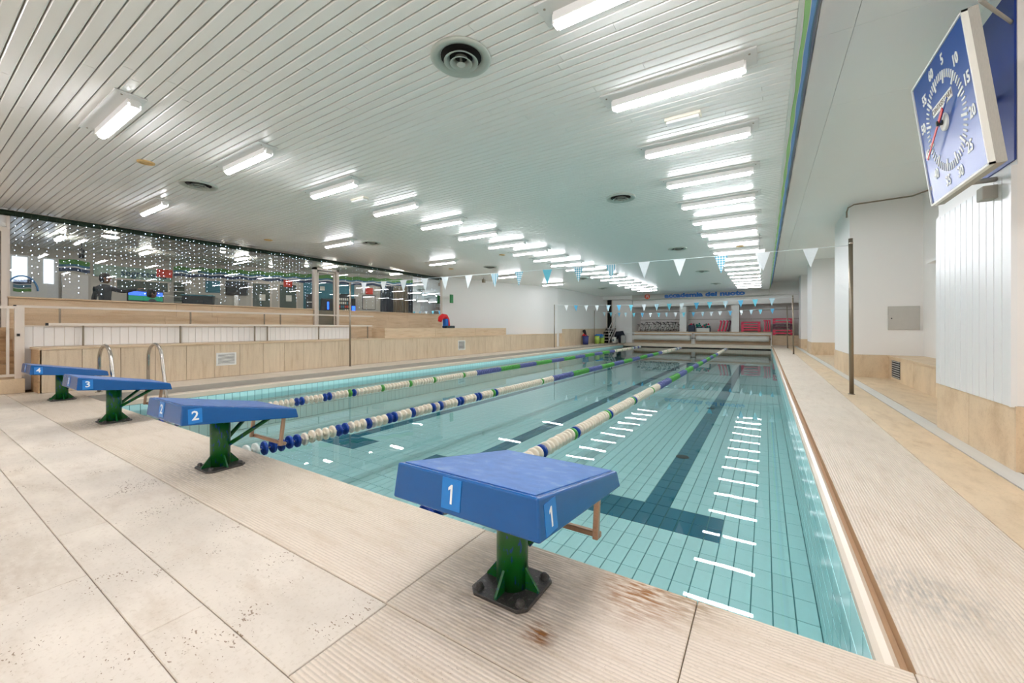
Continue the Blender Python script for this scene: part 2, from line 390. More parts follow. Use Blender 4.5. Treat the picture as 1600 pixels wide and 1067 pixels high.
def wallx(m,x,s,y0,y1,z0,z1):   # tile on a wall of constant x facing s
    b=.002; v=[(x,y0,z0),(x,y1,z0),(x,y1,z1),(x,y0,z1),(x+s*.012,y0+b,z0+b),(x+s*.012,y1-b,z0+b),(x+s*.012,y1-b,z1-b),(x+s*.012,y0+b,z1-b)]
    f=[(4,5,6,7),(0,1,5,4),(1,2,6,5),(2,3,7,6),(3,0,4,7)]
    if s<0: f=[t[::-1] for t in f]
    m.add(v,f,False)
m=MB().mat('tile')
for j in range(int(YF/.125)):
    y=j*.125
    for z0,z1 in ((BZ,-.61),(-.61,-.37),(-.37,-.158)): wallx(m,XL-.012,1,y+.003,y+.122,z0+.003,z1-.003)
for j in range(int(YF/.25)):
    y=j*.25
    for z0,z1 in ((BZ,-.725),(-.725,-.60),(-.60,-.475),(-.475,-.35),(-.35,-.225),(-.225,-.065)): wallx(m,XR+.012,-1,y+.003,y+.247,z0+.003,z1-.003)
for i in range(nx):
    for z0,z1 in ((BZ,-.61),(-.61,-.37),(-.37,-.2)):
        x0=XL+i*px+.003; x1=x0+px-.006
        m.add([(x0,YF,z0+.003),(x1,YF,z0+.003),(x1,YF,z1-.003),(x0,YF,z1-.003)],[(0,1,2,3)],False)
        m.add([(x0,0,z0+.003),(x1,0,z0+.003),(x1,0,z1-.003),(x0,0,z1-.003)],[(3,2,1,0)],False)
link('wall_tile_field',m.mesh('wall_tile_field',False),pool,kind='stuff')
# floor drains in the lane lines
for dx,dy in ((-1.0,4.55),(-1.05,8.6)):
    MB().mat('dark_hole').lathe([(0.001,.0),(.07,.0),(.085,.004),(.09,0)],(dx,dy,BZ+.003),20).obj('drain_cover',pool)
# coping lips and gutters
m=MB().mat('cream_lip')
prof=[(XR+.0125,-.36),(XR+.0125,-.062),(XR,-.062),(XR+.004,-.045),(XR+.02,-.03),(XR+.04,-.022),(XR+.055,-.03),(XR+.058,-.12),(XR+.04,-.36)]
m.prism(prof,'y',0.0,YF); m.mat('slot_brown').box(XR+.058,.395,0,YF,-.07,-.05).box(.3755,.395,0,YF,-.12,-.003)
struct(m.obj('trim_1'))
m=MB().mat('cream_lip'); m.prism([(XL-.0125,-.36),(XL-.0125,-.155),(XL,-.155),(XL,-.085),(XL-.01,-.074),(XL-.03,-.07),(XL-.17,-.07),(XL-.2,-.09),(XL-.2,-.36)],'y',0,YF)
m.mat('gutter_grey').box(-8.52,XL-.2,0,YF,-.30,-.21).box(-8.53,-8.5,0,YF,-.22,-.004)
struct(m.obj('trim_2'))
m=MB().mat('cream_lip'); m.box(-8.5,.375,YF,YF+.125,-.3,-.003)
struct(m.obj('trim_3'))
m=MB().mat('cream_lip'); m.box(XL-.2,.375,-.03,-.001,-.3,-.024)
struct(m.obj('trim_4'))
# water
m=MB().mat('water'); m.add([(XL,0,WZ),(XR+.002,0,WZ),(XR+.002,YF,WZ),(XL,YF,WZ)],[(0,1,2,3)],False)
wo=m.obj('pool_water'); tag(wo,'calm clear turquoise water filling the tiled swimming pool','water',kind='stuff')
# ---------------------------------------------------------------- ceilings
m=MB().mat('board_gap'); m.box(-17.5,.2,-4,24.9,H+.02,H+.06); m.mat('soffit_white').box(-17.5,2.8,-4.1,28.1,4.2,4.3)
ceil=struct(m.obj('ceiling'))
pb=.090; rows=int((24.85+4)/pb); pieces=[]
for r in range(rows):
    y0=-4+r*pb; x=-17.4 if y0<12 else -11.8
    cuts=[x]; xx=x+random.uniform(.8,3.6)
    while xx<.0: cuts.append(xx); xx+=random.choice([2.9,3.6,4.0])
    cuts.append(.19)
    for a,b in zip(cuts[:-1],cuts[1:]):
        near=min(max(0,a),b) if False else (a+b)/2
        X=near*.844+(y0+1.62)*.535; D=(y0+1.62)*.844-near*.535
        vis=D>.3 and -1.5<X/D<1.5 and (H-1.01)/D<.95 and near>-11.5
        pieces.append((D if vis else 99+D*0+abs(y0),a,b,y0))
pieces.sort(key=lambda t:t[0])
def boardgeo(m,a,b,y0,z):
    g=.004; e=.0015; t=.018
    a+=e; b-=e; y1=y0+pb-g; y0+=g
    c=.006
    v=[(a,y0,z+t),(b,y0,z+t),(b,y1,z+t),(a,y1,z+t),(a,y0,z+c),(b,y0,z+c),(b,y1,z+c),(a,y1,z+c),(a,y0+c,z),(b,y0+c,z),(b,y1-c,z),(a,y1-c,z)]
    m.add(v,[(4,5,1,0),(5,6,2,1),(6,7,3,2),(7,4,0,3),(8,9,5,4),(10,11,7,6),(9,10,6,5),(11,8,4,7),(11,10,9,8)],False)
for d,a,b,y0 in pieces[:300]:
    m=MB().mat('board'); boardgeo(m,a,b,y0,H+random.uniform(-.001,.001)); link('board',m.mesh('board',False),ceil)
m=MB().mat('board')
for d,a,b,y0 in pieces[300:]: boardgeo(m,a,b,y0,H)
link('board_field',m.mesh('board_field',False),ceil,kind='stuff')
m=MB().mat('trim_green').box(.19,.215,-4,24.85,H-.010,H+.05); struct(m.obj('trim_5'))
# wave frieze on the face above the gap
fr=MB().mat('fr_white').prism([(.216,H),(SX,HS),(SX,HS+.03),(.205,H+.03)],'y',-4,27.8); fr=struct(fr.obj('trim_6'))
def waveband(name,parent,mat,x,d,y0,y1,zf0,zf1,amp,per,step,fr_=None):
    m=MB().mat(mat); n=int((y1-y0)/step); v=[]; 
    for i in range(n+1):
        y=y0+(y1-y0)*i/n; q=amp*math.sin(2*PI*y/per)
        for z in (zf0+q,zf1+q):
            for xx in (x,x+d): v.append((xx,y,z))
    f=[]
    for i in range(n):
        a=i*4; b=a+4
        f+=[(a,b,b+2,a+2),(a+1,a+3,b+3,b+1),(a,a+1,b+1,b),(a+2,b+2,b+3,a+3)]
    m.add(v,f,False)
    if fr_: m.v=[tuple(fr_@Vector(p)) for p in m.v]
    return m.obj(name,parent)
sl=Vector((SX-.216,0,HS-H)); SLn=sl.length; sl.normalize(); sn=Vector((sl.z,0,-sl.x))
FS=Matrix(((sn.x,0,sl.x,.216),(0,1,0,0),(sn.z,0,sl.z,H),(0,0,0,1)))
for nm,z0,z1,mt in (('wave_band',.04,.15,'fr_green'),('wave_band',.155,.17,'fr_white'),('wave_band',.17,.30,'fr_blue'),('wave_band',.305,.35,'fr_teal'),('wave_band',.36,.44,'fr_dark')):
    waveband(nm,fr,mt,.0,.004,-4,25,z0,z1,.016,.9,.09,FS)
# right soffit in panels
m=MB().mat('grout_dark').box(SX+.02,2.8,-4,27.9,HS+.012,HS+.05); m.mat('soffit_white').box(SX,SX+.02,-4,27.9,HS-.03,HS+.02)
sf=struct(m.obj('ceiling_right'))
ysf=[-4,-1.5,1.4,2.85,4.31,7,9.9,13,16,19,22,25,27.9]
for a,b in zip(ysf[:-1],ysf[1:]):
    MB().mat('soffit_white').tile(SX+.02,.648,a,b-.002,-HS,-HS+.012,.001).obj('ceiling_panel',sf)
    MB().mat('soffit_white').tile(.651,2.75,a+.001,b-.002,-HS,-HS+.012,.001).obj('ceiling_panel',sf)
for c in sf.children:
    for v in c.data.vertices: v.co.z=-v.co.z+0.0 if False else HS-(v.co.z+HS)+.012
    c.data.flip_normals() if False else None
# ---------------------------------------------------------------- walls
def wall(name,mat,*boxes):
    m=MB().mat(mat)
    for b in boxes: m.box(*b)
    return struct(m.obj(name))
wall('wall_right','white_paint',(2.6,2.8,-4,28,0,HS+.01))
wall('wall_near','white_paint',(-17.5,2.8,-4.15,-4,0,4.2))
# left wall beyond the glass: slanted piece, then straight
m=MB().mat('white_paint')
m.prism([(-11.55,10.95),(-11.45,10.85),(-9.4,17.8),(-9.4,25.7),(-9.6,25.7),(-9.6,17.85)],'z',0,H+.02)
struct(m.obj('wall_left'))
wall('wall_left_near','white_paint',(-11.6,-11.45,-4,-1.35,0,H+.02),(-11.6,-11.45,-1.35,-.42,2.80,H+.02))
wall('wall_far','white_paint',(-9.6,2.8,27.9,28.1,0,4.2),(-9.6,-9.4,25.7,27.9,0,4.2),(-8.95,-7.62,25.62,25.8,0,3.1),(-9.4,-8.95,25.62,25.8,2.95,3.1),(-7.8,-7.62,25.8,27.9,0,3.1))
# sign beam and header beam at the far end
m=MB().mat('sign_grey').box(-7.4,.22,24.86,25.1,2.86,H+.02); m.mat('white_paint').box(-9.4,-7.4,24.86,25.1,2.92,H+.02)
beam=struct(m.obj('beam_sign'))
wall('beam_header','white_paint',(-7.62,2.6,25.9,26.3,2.42,3.3),(-7.62,SX,25.1,26.3,2.9,4.2),(SX,2.6,25.5,25.9,2.9,4.2))
for a,b in ((-4.72,-4.3),(-1.74,-1.32)): wall('column','white_paint',(a,b,26.32,27.2,.76,2.42))
lg=MB().mat('trav_wall').box(-7.62,.36,26.25,27.9,0,.76).box(.36,2.6,26.0,27.9,0,.58); struct(lg.obj('wall_ledge'))
wall('trim_7','sign_grey',(-7.62,2.6,27.86,27.9,1.55,1.60),(-7.62,2.6,27.86,27.9,2.1,2.16))
# right columns with stone base
def column(name,x0,y0,y1,slats=False,top=HS):
    m=MB().mat('white_paint').box(x0,2.6,y0,y1,.46,top)
    c=struct(m.obj(name))
    yy=y0
    k=max(1,round((y1-y0)/.8)); st_=(y1-y0)/k
    for i in range(k): MB().mat('trav_warm').box(x0-.012,x0+.01,y0+i*st_+.002,y0+(i+1)*st_-.002,.0,.458).obj('stone_panel',c)
    MB().mat('trav_warm').box(x0-.012,2.6,y0-.014,y0,.0,.458).obj('stone_panel',c)
    MB().mat('grout').box(x0,2.6,y0,y1,0,.46).obj('core',c)
    return c
c1=column('column',1.5,2.65,4.15)
n=12; s=(4.15-2.68)/n
for i in range(n):
    a=2.68+i*s
    MB().mat('white_gloss').prism([(1.5,a+.002),(1.478,a+.006),(1.478,a+s-.006),(1.5,a+s-.002)],'z',.45,2.12).obj('panel_slat',c1)
MB().mat('white_gloss').box(1.47,1.5,2.65,2.68,.45,2.16).obj('panel_trim',c1)
column('column',1.5,9.2,11.3); column('column',1.5,17.2,19.0); column('column',1.5,22.5,24.0)
# ---- left stands
def panels(par,x,y0,y1,z0,z1,step,mat,t=.02,name='stone_panel',face=1,g=.003,start=None):
    cuts=[y0]; y=start if start is not None else y0+step
    while y<y1-.1: cuts.append(y); y+=step
    cuts.append(y1)
    for a,b in zip(cuts[:-1],cuts[1:]):
        MB().mat(mat).box(x-t*face,x,a+g,b-g,z0,z1).obj(name,par)
t1=struct(MB().mat('grout').box(-10.12,-9.422,-.31,17.75,0,.66).obj('tier_lower'))
panels(t1,-9.4,-.33,17.7,.005,.665,.463,'trav_panel',.022,start=.12)
for a in range(9):
    MB().mat('trav_wall').box(-10.1,-9.385,-.34+a*2.01,-.34+(a+1)*2.01-.003,.668,.70).obj('coping_slab',t1)
MB().mat('trav_dark').box(-9.95,-9.4,-.345,-.312,.005,.665).obj('stone_panel',t1)
w1=struct(MB().mat('rail_white').box(-10.16,-10.125,-.42,5.6,0,1.03).obj('wall_slatted'))
i=0; y=-.42
while y<5.55:
    b=min(y+.116,5.6); MB().mat('white_paint').box(-10.125,-10.112,y+.003,b-.003,.01 if y<-.34 else .705,1.03).obj('panel_slat',w1); y+=.116
MB().mat('rail_white').box(-10.18,-10.10,-.44,5.62,1.03,1.05).obj('cap',w1)
t2=struct(MB().mat('trav_wall').box(-11.4,-10.2,-.42,5.9,0,.86).box(-11.4,-10.13,5.9,10.9,0,.70).obj('tier_middle'))
m=MB().mat('trav_wall').box(-11.6,-11.44,-.42,10.95,0,1.54); t3=struct(m.obj('wall_left_sill'))
for z0,z1 in ((.70,.985),(.988,1.27),(1.273,1.545)):
    cuts=[-.42,1.1+z0*.7,3.2-z0*.4,5.28] ; 
    for a,b in zip(cuts[:-1],cuts[1:]): MB().mat('trav_wall').box(-11.44,-11.42,a+.002,b-.002,z0,z1).obj('stone_slab',t3)
    cuts=[6.1,7.6+z0*.4,9.4-z0*.3,10.93]
    for a,b in zip(cuts[:-1],cuts[1:]): MB().mat('trav_wall').box(-11.44,-11.42,a+.002,b-.002,z0,z1).obj('stone_slab',t3)
MB().mat('trav_wall').box(-11.6,-11.38,-.44,5.29,1.548,1.575).obj('sill_slab',t3); MB().mat('trav_wall').box(-11.6,-11.38,6.1,10.95,1.548,1.575).obj('sill_slab',t3)
t4=struct(MB().mat('trav_wall').box(-10.3,-9.72,6.5,13.2,.70,1.0).obj('tier_upper'))
for a,b in ((6.5,8.7),(8.7,11),(11,13.2)): MB().mat('trav_wall').box(-9.72,-9.70,a+.003,b-.003,.702,.998).obj('stone_slab',t4)
pl=struct(MB().mat('trav_warm').box(-11.4,-9.76,-4,-.43,0,.22).obj('plinth'))
for i in range(4): MB().mat('trav_dark').box(-11.4,-10.25-.28*i,-1.4,-.44,.22+.2*i,.42+.2*i).obj('step',pl)
wall('wall_stub','trav_wall',(-11.4,-10.2,-.44,-.41,0,1.0))
# vents in the lower tier
def wallvent(y0,y1,z0,z1,label,n=8):
    t=thing('wall_vent',label,'vent',(-9.4,y0,z0),group='louvred vents in the lower stone tier')
    b=.03
    m=MB().mat('white_metal'); W=y1-y0; Hh=z1-z0
    m.box(0,.015,0,W,0,b).box(0,.015,0,W,Hh-b,Hh).box(0,.015,0,b,b,Hh-b).box(0,.015,W-b,W,b,Hh-b); m.obj('frame',t)
    MB().mat('dark_hole').box(.0,.002,b,W-b,b,Hh-b).obj('backing',t)
    for i in range(n):
        z=b+(Hh-2*b)*(i+.5)/n
        MB().mat('white_metal').cbox((.008,W/2,z),(.012,W-2*b,.003+(Hh-2*b)/n*.45),Matrix.Rotation(.5,3,'Y')).obj('louvre',t)
wallvent(2.0,2.36,.24,.50,'white louvred vent in the stone tier beside the pool ladder'); wallvent(9.55,9.95,.2,.55,'white louvred vent low in the stone tier beneath the red padding',6)
# ---- glass front of the reception
wf=MB().mat('rail_white').box(-11.48,-11.42,-.44,-.40,1.57,3.12).box(-11.47,-11.43,-.4,10.9,3.08,3.13).box(-11.48,-11.42,10.86,10.95,1.57,3.12)
wf=struct(wf.obj('window_1'))
gl=[-.4,1.42,3.35,5.29]; 
for a,b in zip(gl[:-1],gl[1:]): MB().mat('glass').add([(-11.45,a+.004,1.575),(-11.45,b-.004,1.575),(-11.45,b-.004,3.08),(-11.45,a+.004,3.08)],[(0,1,2,3)],False).obj('pane',wf)
gl=[6.1,7.7,9.3,10.86]
for a,b in zip(gl[:-1],gl[1:]): MB().mat('glass').add([(-11.45,a+.004,1.575),(-11.45,b-.004,1.575),(-11.45,b-.004,3.08),(-11.45,a+.004,3.08)],[(0,1,2,3)],False).obj('pane',wf)
d1=MB().mat('rail_white'); 
d1.box(-11.5,-11.36,5.29,5.37,1.05,2.83).box(-11.5,-11.36,6.02,6.10,.72,2.83).box(-11.5,-11.36,5.29,6.10,2.76,2.83)
d1.box(-11.46,-11.40,5.40,5.44,1.05,2.73).box(-11.46,-11.40,5.95,5.99,.74,2.73).box(-11.46,-11.40,5.40,5.99,2.69,2.73)
d1=struct(d1.obj('door_1'))
MB().mat('glass').add([(-11.43,5.44,.75),(-11.43,5.95,.75),(-11.43,5.95,2.69),(-11.43,5.44,2.69)],[(0,1,2,3)],False).obj('pane',d1)
d2=MB().mat('rail_white').box(-11.5,-11.38,-.50,-.43,.22,2.80).box(-11.5,-11.38,-1.37,-1.30,.22,2.8).box(-11.5,-11.38,-1.3,-.50,2.72,2.80); d2=struct(d2.obj('door_2'))
MB().mat('rail_white').box(-11.46,-11.42,-1.29,-.51,.23,2.71).obj('door_leaf',d2)
MB().mat('steel').tube([(-11.41,-.58,1.2),(-11.36,-.58,1.2),(-11.36,-.70,1.2)],.01,6).obj('door_handle',d2)
# ---------------------------------------------------------------- lobby behind the glass
wall('floor_lobby','lobby_floor',(-17.5,-11.6,-4,13,0,.55))
LA=Vector((-16.3,3.5)); LB=Vector((-11.7,11.97)); LD=(LB-LA).normalized(); LNn=Vector((LD.y,-LD.x))   # toward the pool
m=MB().mat('lobby_wall').box(-16.5,-16.3,-4,3.5,.5,H+.02)
m.prism([(LA.x,LA.y),(LB.x,LB.y),(LB.x-.3,LB.y+.15),(LA.x-.3,LA.y+.15)],'z',.5,H+.02)
lw=struct(m.obj('wall_lobby'))
def LF(s,off=0): p=LA+LD*s+LNn*off; return p
LM=Matrix(((LNn.x,LD.x,0,LA.x),(LNn.y,LD.y,0,LA.y),(0,0,1,0),(0,0,0,1)))   # x=off wall, y=along, z
def lbox(m,s0,s1,z0,z1,o0,o1):
    k=len(m.v); m.box(o0,o1,s0,s1,z0,z1)
    for i in range(k,len(m.v)): m.v[i]=tuple(LM@Vector(m.v[i]))
    return m
for nm,z0,z1,mt in (('wave_band',2.70,2.79,'fr_navy'),('wave_band',2.79,2.83,'fr_white'),('wave_band',2.83,2.89,'fr_teal'),('wave_band',2.89,3.02,'fr_lgreen')):
    waveband(nm,lw,mt,0,.02,-.1,9.3,z0,z1,.02,.55,.07,LM)
    waveband(nm,lw,mt,-16.3,.02,.75,1.55,z0-.12,z1-.12,.02,.55,.07)
def litem(name,label,cat,boxes,parts=(),group=None):
    t=thing(name,label,cat,(0,0,0),group=group)
    for pn,mt,b in list(boxes)+list(parts): lbox(MB().mat(mt),*b).obj(pn,t)
    return t
litem('television','black flat television on the reception wall between cabinets and green doors','television',[('bezel','black',(1.36,1.99,2.14,2.62,.02,.08)),('screen','lobby_dark',(1.40,1.95,2.2,2.58,.08,.085)),('stand','steel',(1.6,1.72,1.6,2.14,.02,.05))])
for a,b,lb in ((2.14,2.66,'green glazed lobby door just right of the television'),(2.96,3.49,'green glazed lobby door below a red sign')):
    t=litem('glazed_door',lb,'door',[('frame','rail_white',(a-.05,b+.05,1.2,2.64,.0,.03)),('pane','lobby_green',(a,b,1.25,2.58,.03,.04)),('notice','clock_white',(a+.2,a+.38,1.98,2.2,.04,.045))],group='green glazed doors in the lobby')
tw=litem('vending_room_wall','teal painted wall panel around the vending machines','wall panel',[('panel','lobby_teal',(3.72,5.5,1.2,2.71,.0,.02))])
litem('display_shelf','dark display shelf full of goods left of the door frame','shelf',[('case','lobby_dark',(3.81,4.15,1.1,2.26,.02,.2)),('shelf','white_metal',(3.83,4.13,1.7,1.73,.2,.22)),('shelf','white_metal',(3.83,4.13,1.95,1.98,.2,.22))])
litem('vending_machine','dark vending machine with glowing blue panel seen through the door','vending machine',[('body','lobby_dark',(4.3,4.75,.6,2.1,.02,.4)),('panel','vend_blue',(4.5,4.56,1.7,1.98,.4,.41)),('door','black',(4.42,4.68,.9,1.9,.4,.405))])
t=litem('snack_machine','glass fronted snack machine with rows of items right of the door frame','vending machine',[('body','black',(4.87,5.34,.6,2.3,.02,.4))])
random.seed(3)
for r in range(6):
    for c in range(6):
        lbox(MB().mat(random.choice(['clock_white','aged_plastic','exit_green','red_sign','lobby_teal','white_metal'])),4.9+c*.07,4.9+c*.07+.05,1.35+r*.14,1.35+r*.14+.09,.4,.42).obj('snack',t)
litem('drinks_machine','narrow machine with bright blue lit front beside the snack machine','vending machine',[('body','black',(5.36,5.5,.6,2.14,.02,.35)),('panel','vend_blue',(5.37,5.49,1.65,1.85,.35,.36))])
litem('framed_notice','large framed grey notice on the lobby wall under a red sign','notice board',[('frame','lobby_dark',(5.8,6.3,1.74,2.31,0,.02)),('sheet','lobby_wall',(5.82,6.28,1.76,2.29,.02,.025))])
for a,b,mt,lb in ((6.49,7.0,'curtain_dark','dark blue curtain hanging at the right part of the lobby'),(7.02,7.6,'curtain_brown','brown curtain hanging between two dark ones'),(7.62,7.96,'curtain_dark','narrow dark curtain right of the brown one')):
    t=thing('curtain',lb,'curtain',group='curtains in the lobby'); 
    m=MB().mat(mt); n=int((b-a)/.02)
    v=[];
    for i in range(n+1):
        s=a+(b-a)*i/n
        for z in (1.0,2.72): p=LF(s,.06+.02*math.sin(i*1.3)); v.append((p.x,p.y,z))
    m.add(v,[(2*i,2*i+2,2*i+3,2*i+1) for i in range(n)],True); m.obj('fabric',t)
    lbox(MB().mat('steel'),a,b,2.72,2.74,.04,.07).obj('rod',t)
litem('glazed_door','green glazed door at the right end of the lobby','door',[('frame','rail_white',(8.28,8.78,1.2,2.26,0,.03)),('pane','lobby_green',(8.32,8.62,1.25,2.22,.03,.04)),('side_panel','fr_blue',(8.64,8.74,1.25,2.22,.03,.04))],group='green glazed doors in the lobby')
for s,z,lb in ((3.08,2.5,'red square sign hanging above the second green lobby door'),(5.92,2.35,'red square sign above the framed notice in the lobby'),(8.4,2.26,'small red square sign at the right end of the lobby')):
    o=lbox(MB().mat('red_sign'),s,s+.28,z,z+.25,.05,.07).obj('red_sign'); tag(o,lb,'sign','red signs in the lobby')
for s,z,lb in ((.44,2.80,'small white square notice on the wave frieze'),(4.28,2.43,'white square notice above the vending machine')):
    o=lbox(MB().mat('clock_white'),s,s+.16,z,z+.15,.05,.07).obj('wall_notice'); tag(o,lb,'notice')
litem('display_cabinet','dark glass display counter below a small arch logo in the lobby','cabinet',[('body','lobby_dark',(.27,1.06,1.0,2.05,.1,.5)),('top','lobby_teal',(.25,1.08,2.05,2.08,.08,.52))])
t=litem('trophy_shelf','grey shelf rack with small items left of the display counter','shelf',[('back','lobby_green',(-.02,.25,1.4,2.5,.0,.05))])
for r in range(6): lbox(MB().mat('white_metal'),-.02,.25,1.5+r*.17,1.515+r*.17,.05,.2).obj('shelf',t)
litem('picture_panel','teal speckled picture panel on the reception wall beside the television','picture',[('sheet','lobby_teal',(.80,1.2,2.2,2.6,0,.02))])
# reception desk zone on the straight back wall
t=thing('reception_sign','pale green reception fascia lettered segreteria','sign',(-16.3,0,0))
MB().mat('sign_glass_green').box(0,.06,1.62,3.4,2.50,2.84).obj('fascia',t)
text('lettering','segreteria',.27,'text_grey_blue',t,frame((.07,2.72,2.66),(0,1,0),(0,0,1)),.004,.006)
o=MB().mat('red_sign').box(-14.02,-14,2.38,2.72,2.40,2.62).obj('red_sign'); tag(o,'red square sign beside the segreteria lettering','sign','red signs in the lobby')
t=thing('reception_window','wide reception hatch with framed shutters below the segreteria sign','window',(-16.3,0,0))
MB().mat('lobby_green').box(0,.03,2.1,3.3,2.15,2.45).obj('pane',t); MB().mat('rail_white').box(.03,.05,2.05,3.35,2.45,2.49).box(.03,.05,2.05,3.35,2.11,2.15).box(.03,.05,2.05,2.1,2.13,2.47).box(.03,.05,3.3,3.35,2.13,2.47).obj('frame',t)
t=thing('monitor','wide computer screen showing blue and green picture at reception','monitor',(-15,0,0))
MB().mat('black').box(-.03,0,2.02,2.82,1.76,2.06).obj('bezel',t); MB().mat('screen_blue').box(0,.004,2.05,2.8,1.93,2.04).obj('screen',t); MB().mat('screen_green').box(0,.004,2.05,2.8,1.79,1.925).obj('screen',t); MB().mat('black').box(-.04,.02,2.35,2.5,1.55,1.76).obj('stand',t)
m=MB().mat('lobby_dark').box(-13.3,-12.9,.7,4.6,.55,1.60); o=m.obj('counter'); tag(o,'long dark reception counter just behind the glass','counter')
t=thing('wall_poster','large bright poster of arch and waves on the white lobby wall','poster',(-16.3,0,0))
MB().mat('white_gloss').box(0,.02,-.6,.95,1.75,2.9).obj('sheet',t)
for mt,z0,z1 in (('fr_lgreen',1.95,2.03),('fr_teal',2.05,2.13),('fr_navy',2.15,2.26)): waveband('wave_band',t,mt,.02,.01,.17,.47,z0,z1,.012,.35,.03)
MB().mat('fr_blue').tube([(.03,.32+.26*math.cos(a),1.98+.38*math.sin(a)) for a in [PI*i/12 for i in range(13)]],.02,5).obj('arch',t)
for a,b in ((.15,.4),(.68,.86)): MB().mat('window_sky').box(.02,.03,a,b,2.2,2.85).obj('bright_pane',t)
o=MB().mat('white_paint').box(-16.29,-16.2,1.0,1.5,.55,2.5).obj('cupboard'); tag(o,'tall plain white cupboard below the short wave frieze','cupboard')
for x,y,lb in ((-12.78,1.2,'round ceiling lamp glowing above the standing person'),(-12.65,3.41,'small ceiling spot lamp left in the lobby middle'),(-13.14,6.08,'small ceiling spot lamp before the green doors'),(-14.3,5.5,'small ceiling spot lamp nearest the television'),(-12.33,8.05,'small ceiling spot lamp right of the door frame')):
    t=thing('ceiling_lamp',lb,'lamp',(x,y,H),group='round lamps on the lobby ceiling'); r=.16 if y<2 else .07
    MB().mat('white_metal').lathe([(.001,0),(r,0),(r,-.03),(r*.95,-.035)],n=20).obj('base',t); MB().mat('lobby_lamp').lathe([(r*.92,-.033),(r*.6,-.06),(.001,-.065)],n=20).obj('diffuser',t)
for x,y,lb in ((-13.9,.6,'added tube light on the lobby ceiling near the poster'),(-14.6,2.3,'added tube light on the lobby ceiling near segreteria'),(-13.4,4.2,'added tube light on the lobby ceiling before the television'),(-12.6,6.6,'added tube light on the lobby ceiling before the green doors'),(-12.0,9.0,'added tube light on the lobby ceiling before the curtains')):
    t=thing('lobby_fill_tube',lb,'light',(x,y,H),group='added tube lights on the lobby ceiling'); MB().mat('white_metal').box(-.35,.35,-.06,.06,-.04,0).obj('base',t); MB().mat('lobby_lamp').box(-.33,.33,-.04,.04,-.08,-.04).obj('diffuser',t)  # tubes added to brighten the lobby behind the glass
t=thing('ceiling_speaker','small dark cylinder speaker under the lobby ceiling','speaker',(-14.2,1.0,2.72)); MB().mat('black').lathe([(.001,0),(.05,0),(.05,.22),(.001,.22)],n=14).obj('body',t); MB().mat('black').tube([(0,0,.22),(0,0,.43)],.012,6).obj('bracket',t)
# people in the lobby
def skin(name,verts,edges,radii,mat,parent,sub=1):
    me=bpy.data.meshes.new(name); me.from_pydata(verts,edges,[]); me.materials.append(M[mat]); o=link(name,me,parent)
    md=o.modifiers.new('skin','SKIN'); md.use_smooth_shade=True
    for i,r in enumerate(radii): 
        rr=r if isinstance(r,tuple) else (r,r); me.skin_vertices[0].data[i].radius=rr
    me.skin_vertices[0].data[0].use_root=True
    s=o.modifiers.new('sub','SUBSURF'); s.levels=sub; s.render_levels=sub; return o
def hand(par,w_,d,up,mat='skin'):
    w_=Vector(w_); d=Vector(d).normalized(); up=Vector(up).normalized(); sd=d.cross(up).normalized()
    V=[w_,w_+d*.045,w_+d*.085]; E_=[(0,1),(1,2)]; R=[.022,(.034,.018),(.036,.014)]
    for k,L_ in zip((-1.5,-.5,.5,1.5),(.065,.08,.085,.075)):
        b=w_+d*.095+sd*k*.019; i=len(V); V+=[b,b+d*L_*.5-up*.004,b+d*L_-up*.016]; E_+=[(2,i),(i,i+1),(i+1,i+2)]; R+=[.0095,.0085,.007]
    i=len(V); b=w_+d*.04+sd*.035; V+=[b,b+d*.03+sd*.025,b+d*.06+sd*.03]; E_+=[(1,i),(i,i+1),(i+1,i+2)]; R+=[.012,.010,.008]
    return skin('hand',[tuple(v) for v in V],E_,R,mat,par)
def head(par,c,face,hairlong=False):
    t=bpy.data.objects.new('head',None)
    m=MB().mat('skin'); n=16
    prof=[(.001,-.125),(.035,-.12),(.058,-.09),(.070,-.05),(.078,0),(.078,.045),(.066,.085),(.035,.112),(.001,.12)]
    m.lathe(prof,(0,0,0),n); 
    for i,v in enumerate(m.v): m.v[i]=(v[0]*.95,v[1]*1.15,v[2])
    m.add([(-.012,.085,-.02),(.012,.085,-.02),(0,.115,-.025),(0,.088,.03)],[(0,1,2),(1,3,2),(3,0,2)],True)
    for sx in (-1,1):
        m.lathe([(.001,-.03),(.018,-.02),(.02,0),(.018,.02),(.001,.03)],(sx*.077,0,-.01),8)
    m.mat('black')
    for sx in (-1,1): m.lathe([(.001,-.008),(.01,0),(.001,.008)],(sx*.03,.083,.008),8)
    m.mat('red_pad').box(-.022,.022,.078,.088,-.062,-.054)
    h=m.obj('head',par,c); h.rotation_euler=(0,0,face)
    m=MB().mat('hair'); m.lathe([(.088,-.02),(.092,.03),(.085,.08),(.05,.122),(.001,.135)],(0,-.015,0),n)
    for i,v in enumerate(m.v): m.v[i]=(v[0]*.97,v[1]*1.12,v[2]+ (.035 if v[1]>.05 and v[2]<.05 else 0))
    m.lathe([(.001,-.11),(.06,-.09),(.08,-.03),(.07,.03)],(0,-.045,0),n); m.obj('hair',h)
p=thing('person','standing person in black top with one arm stretched out, behind the glass','person',(-13.6,1.28,.55))
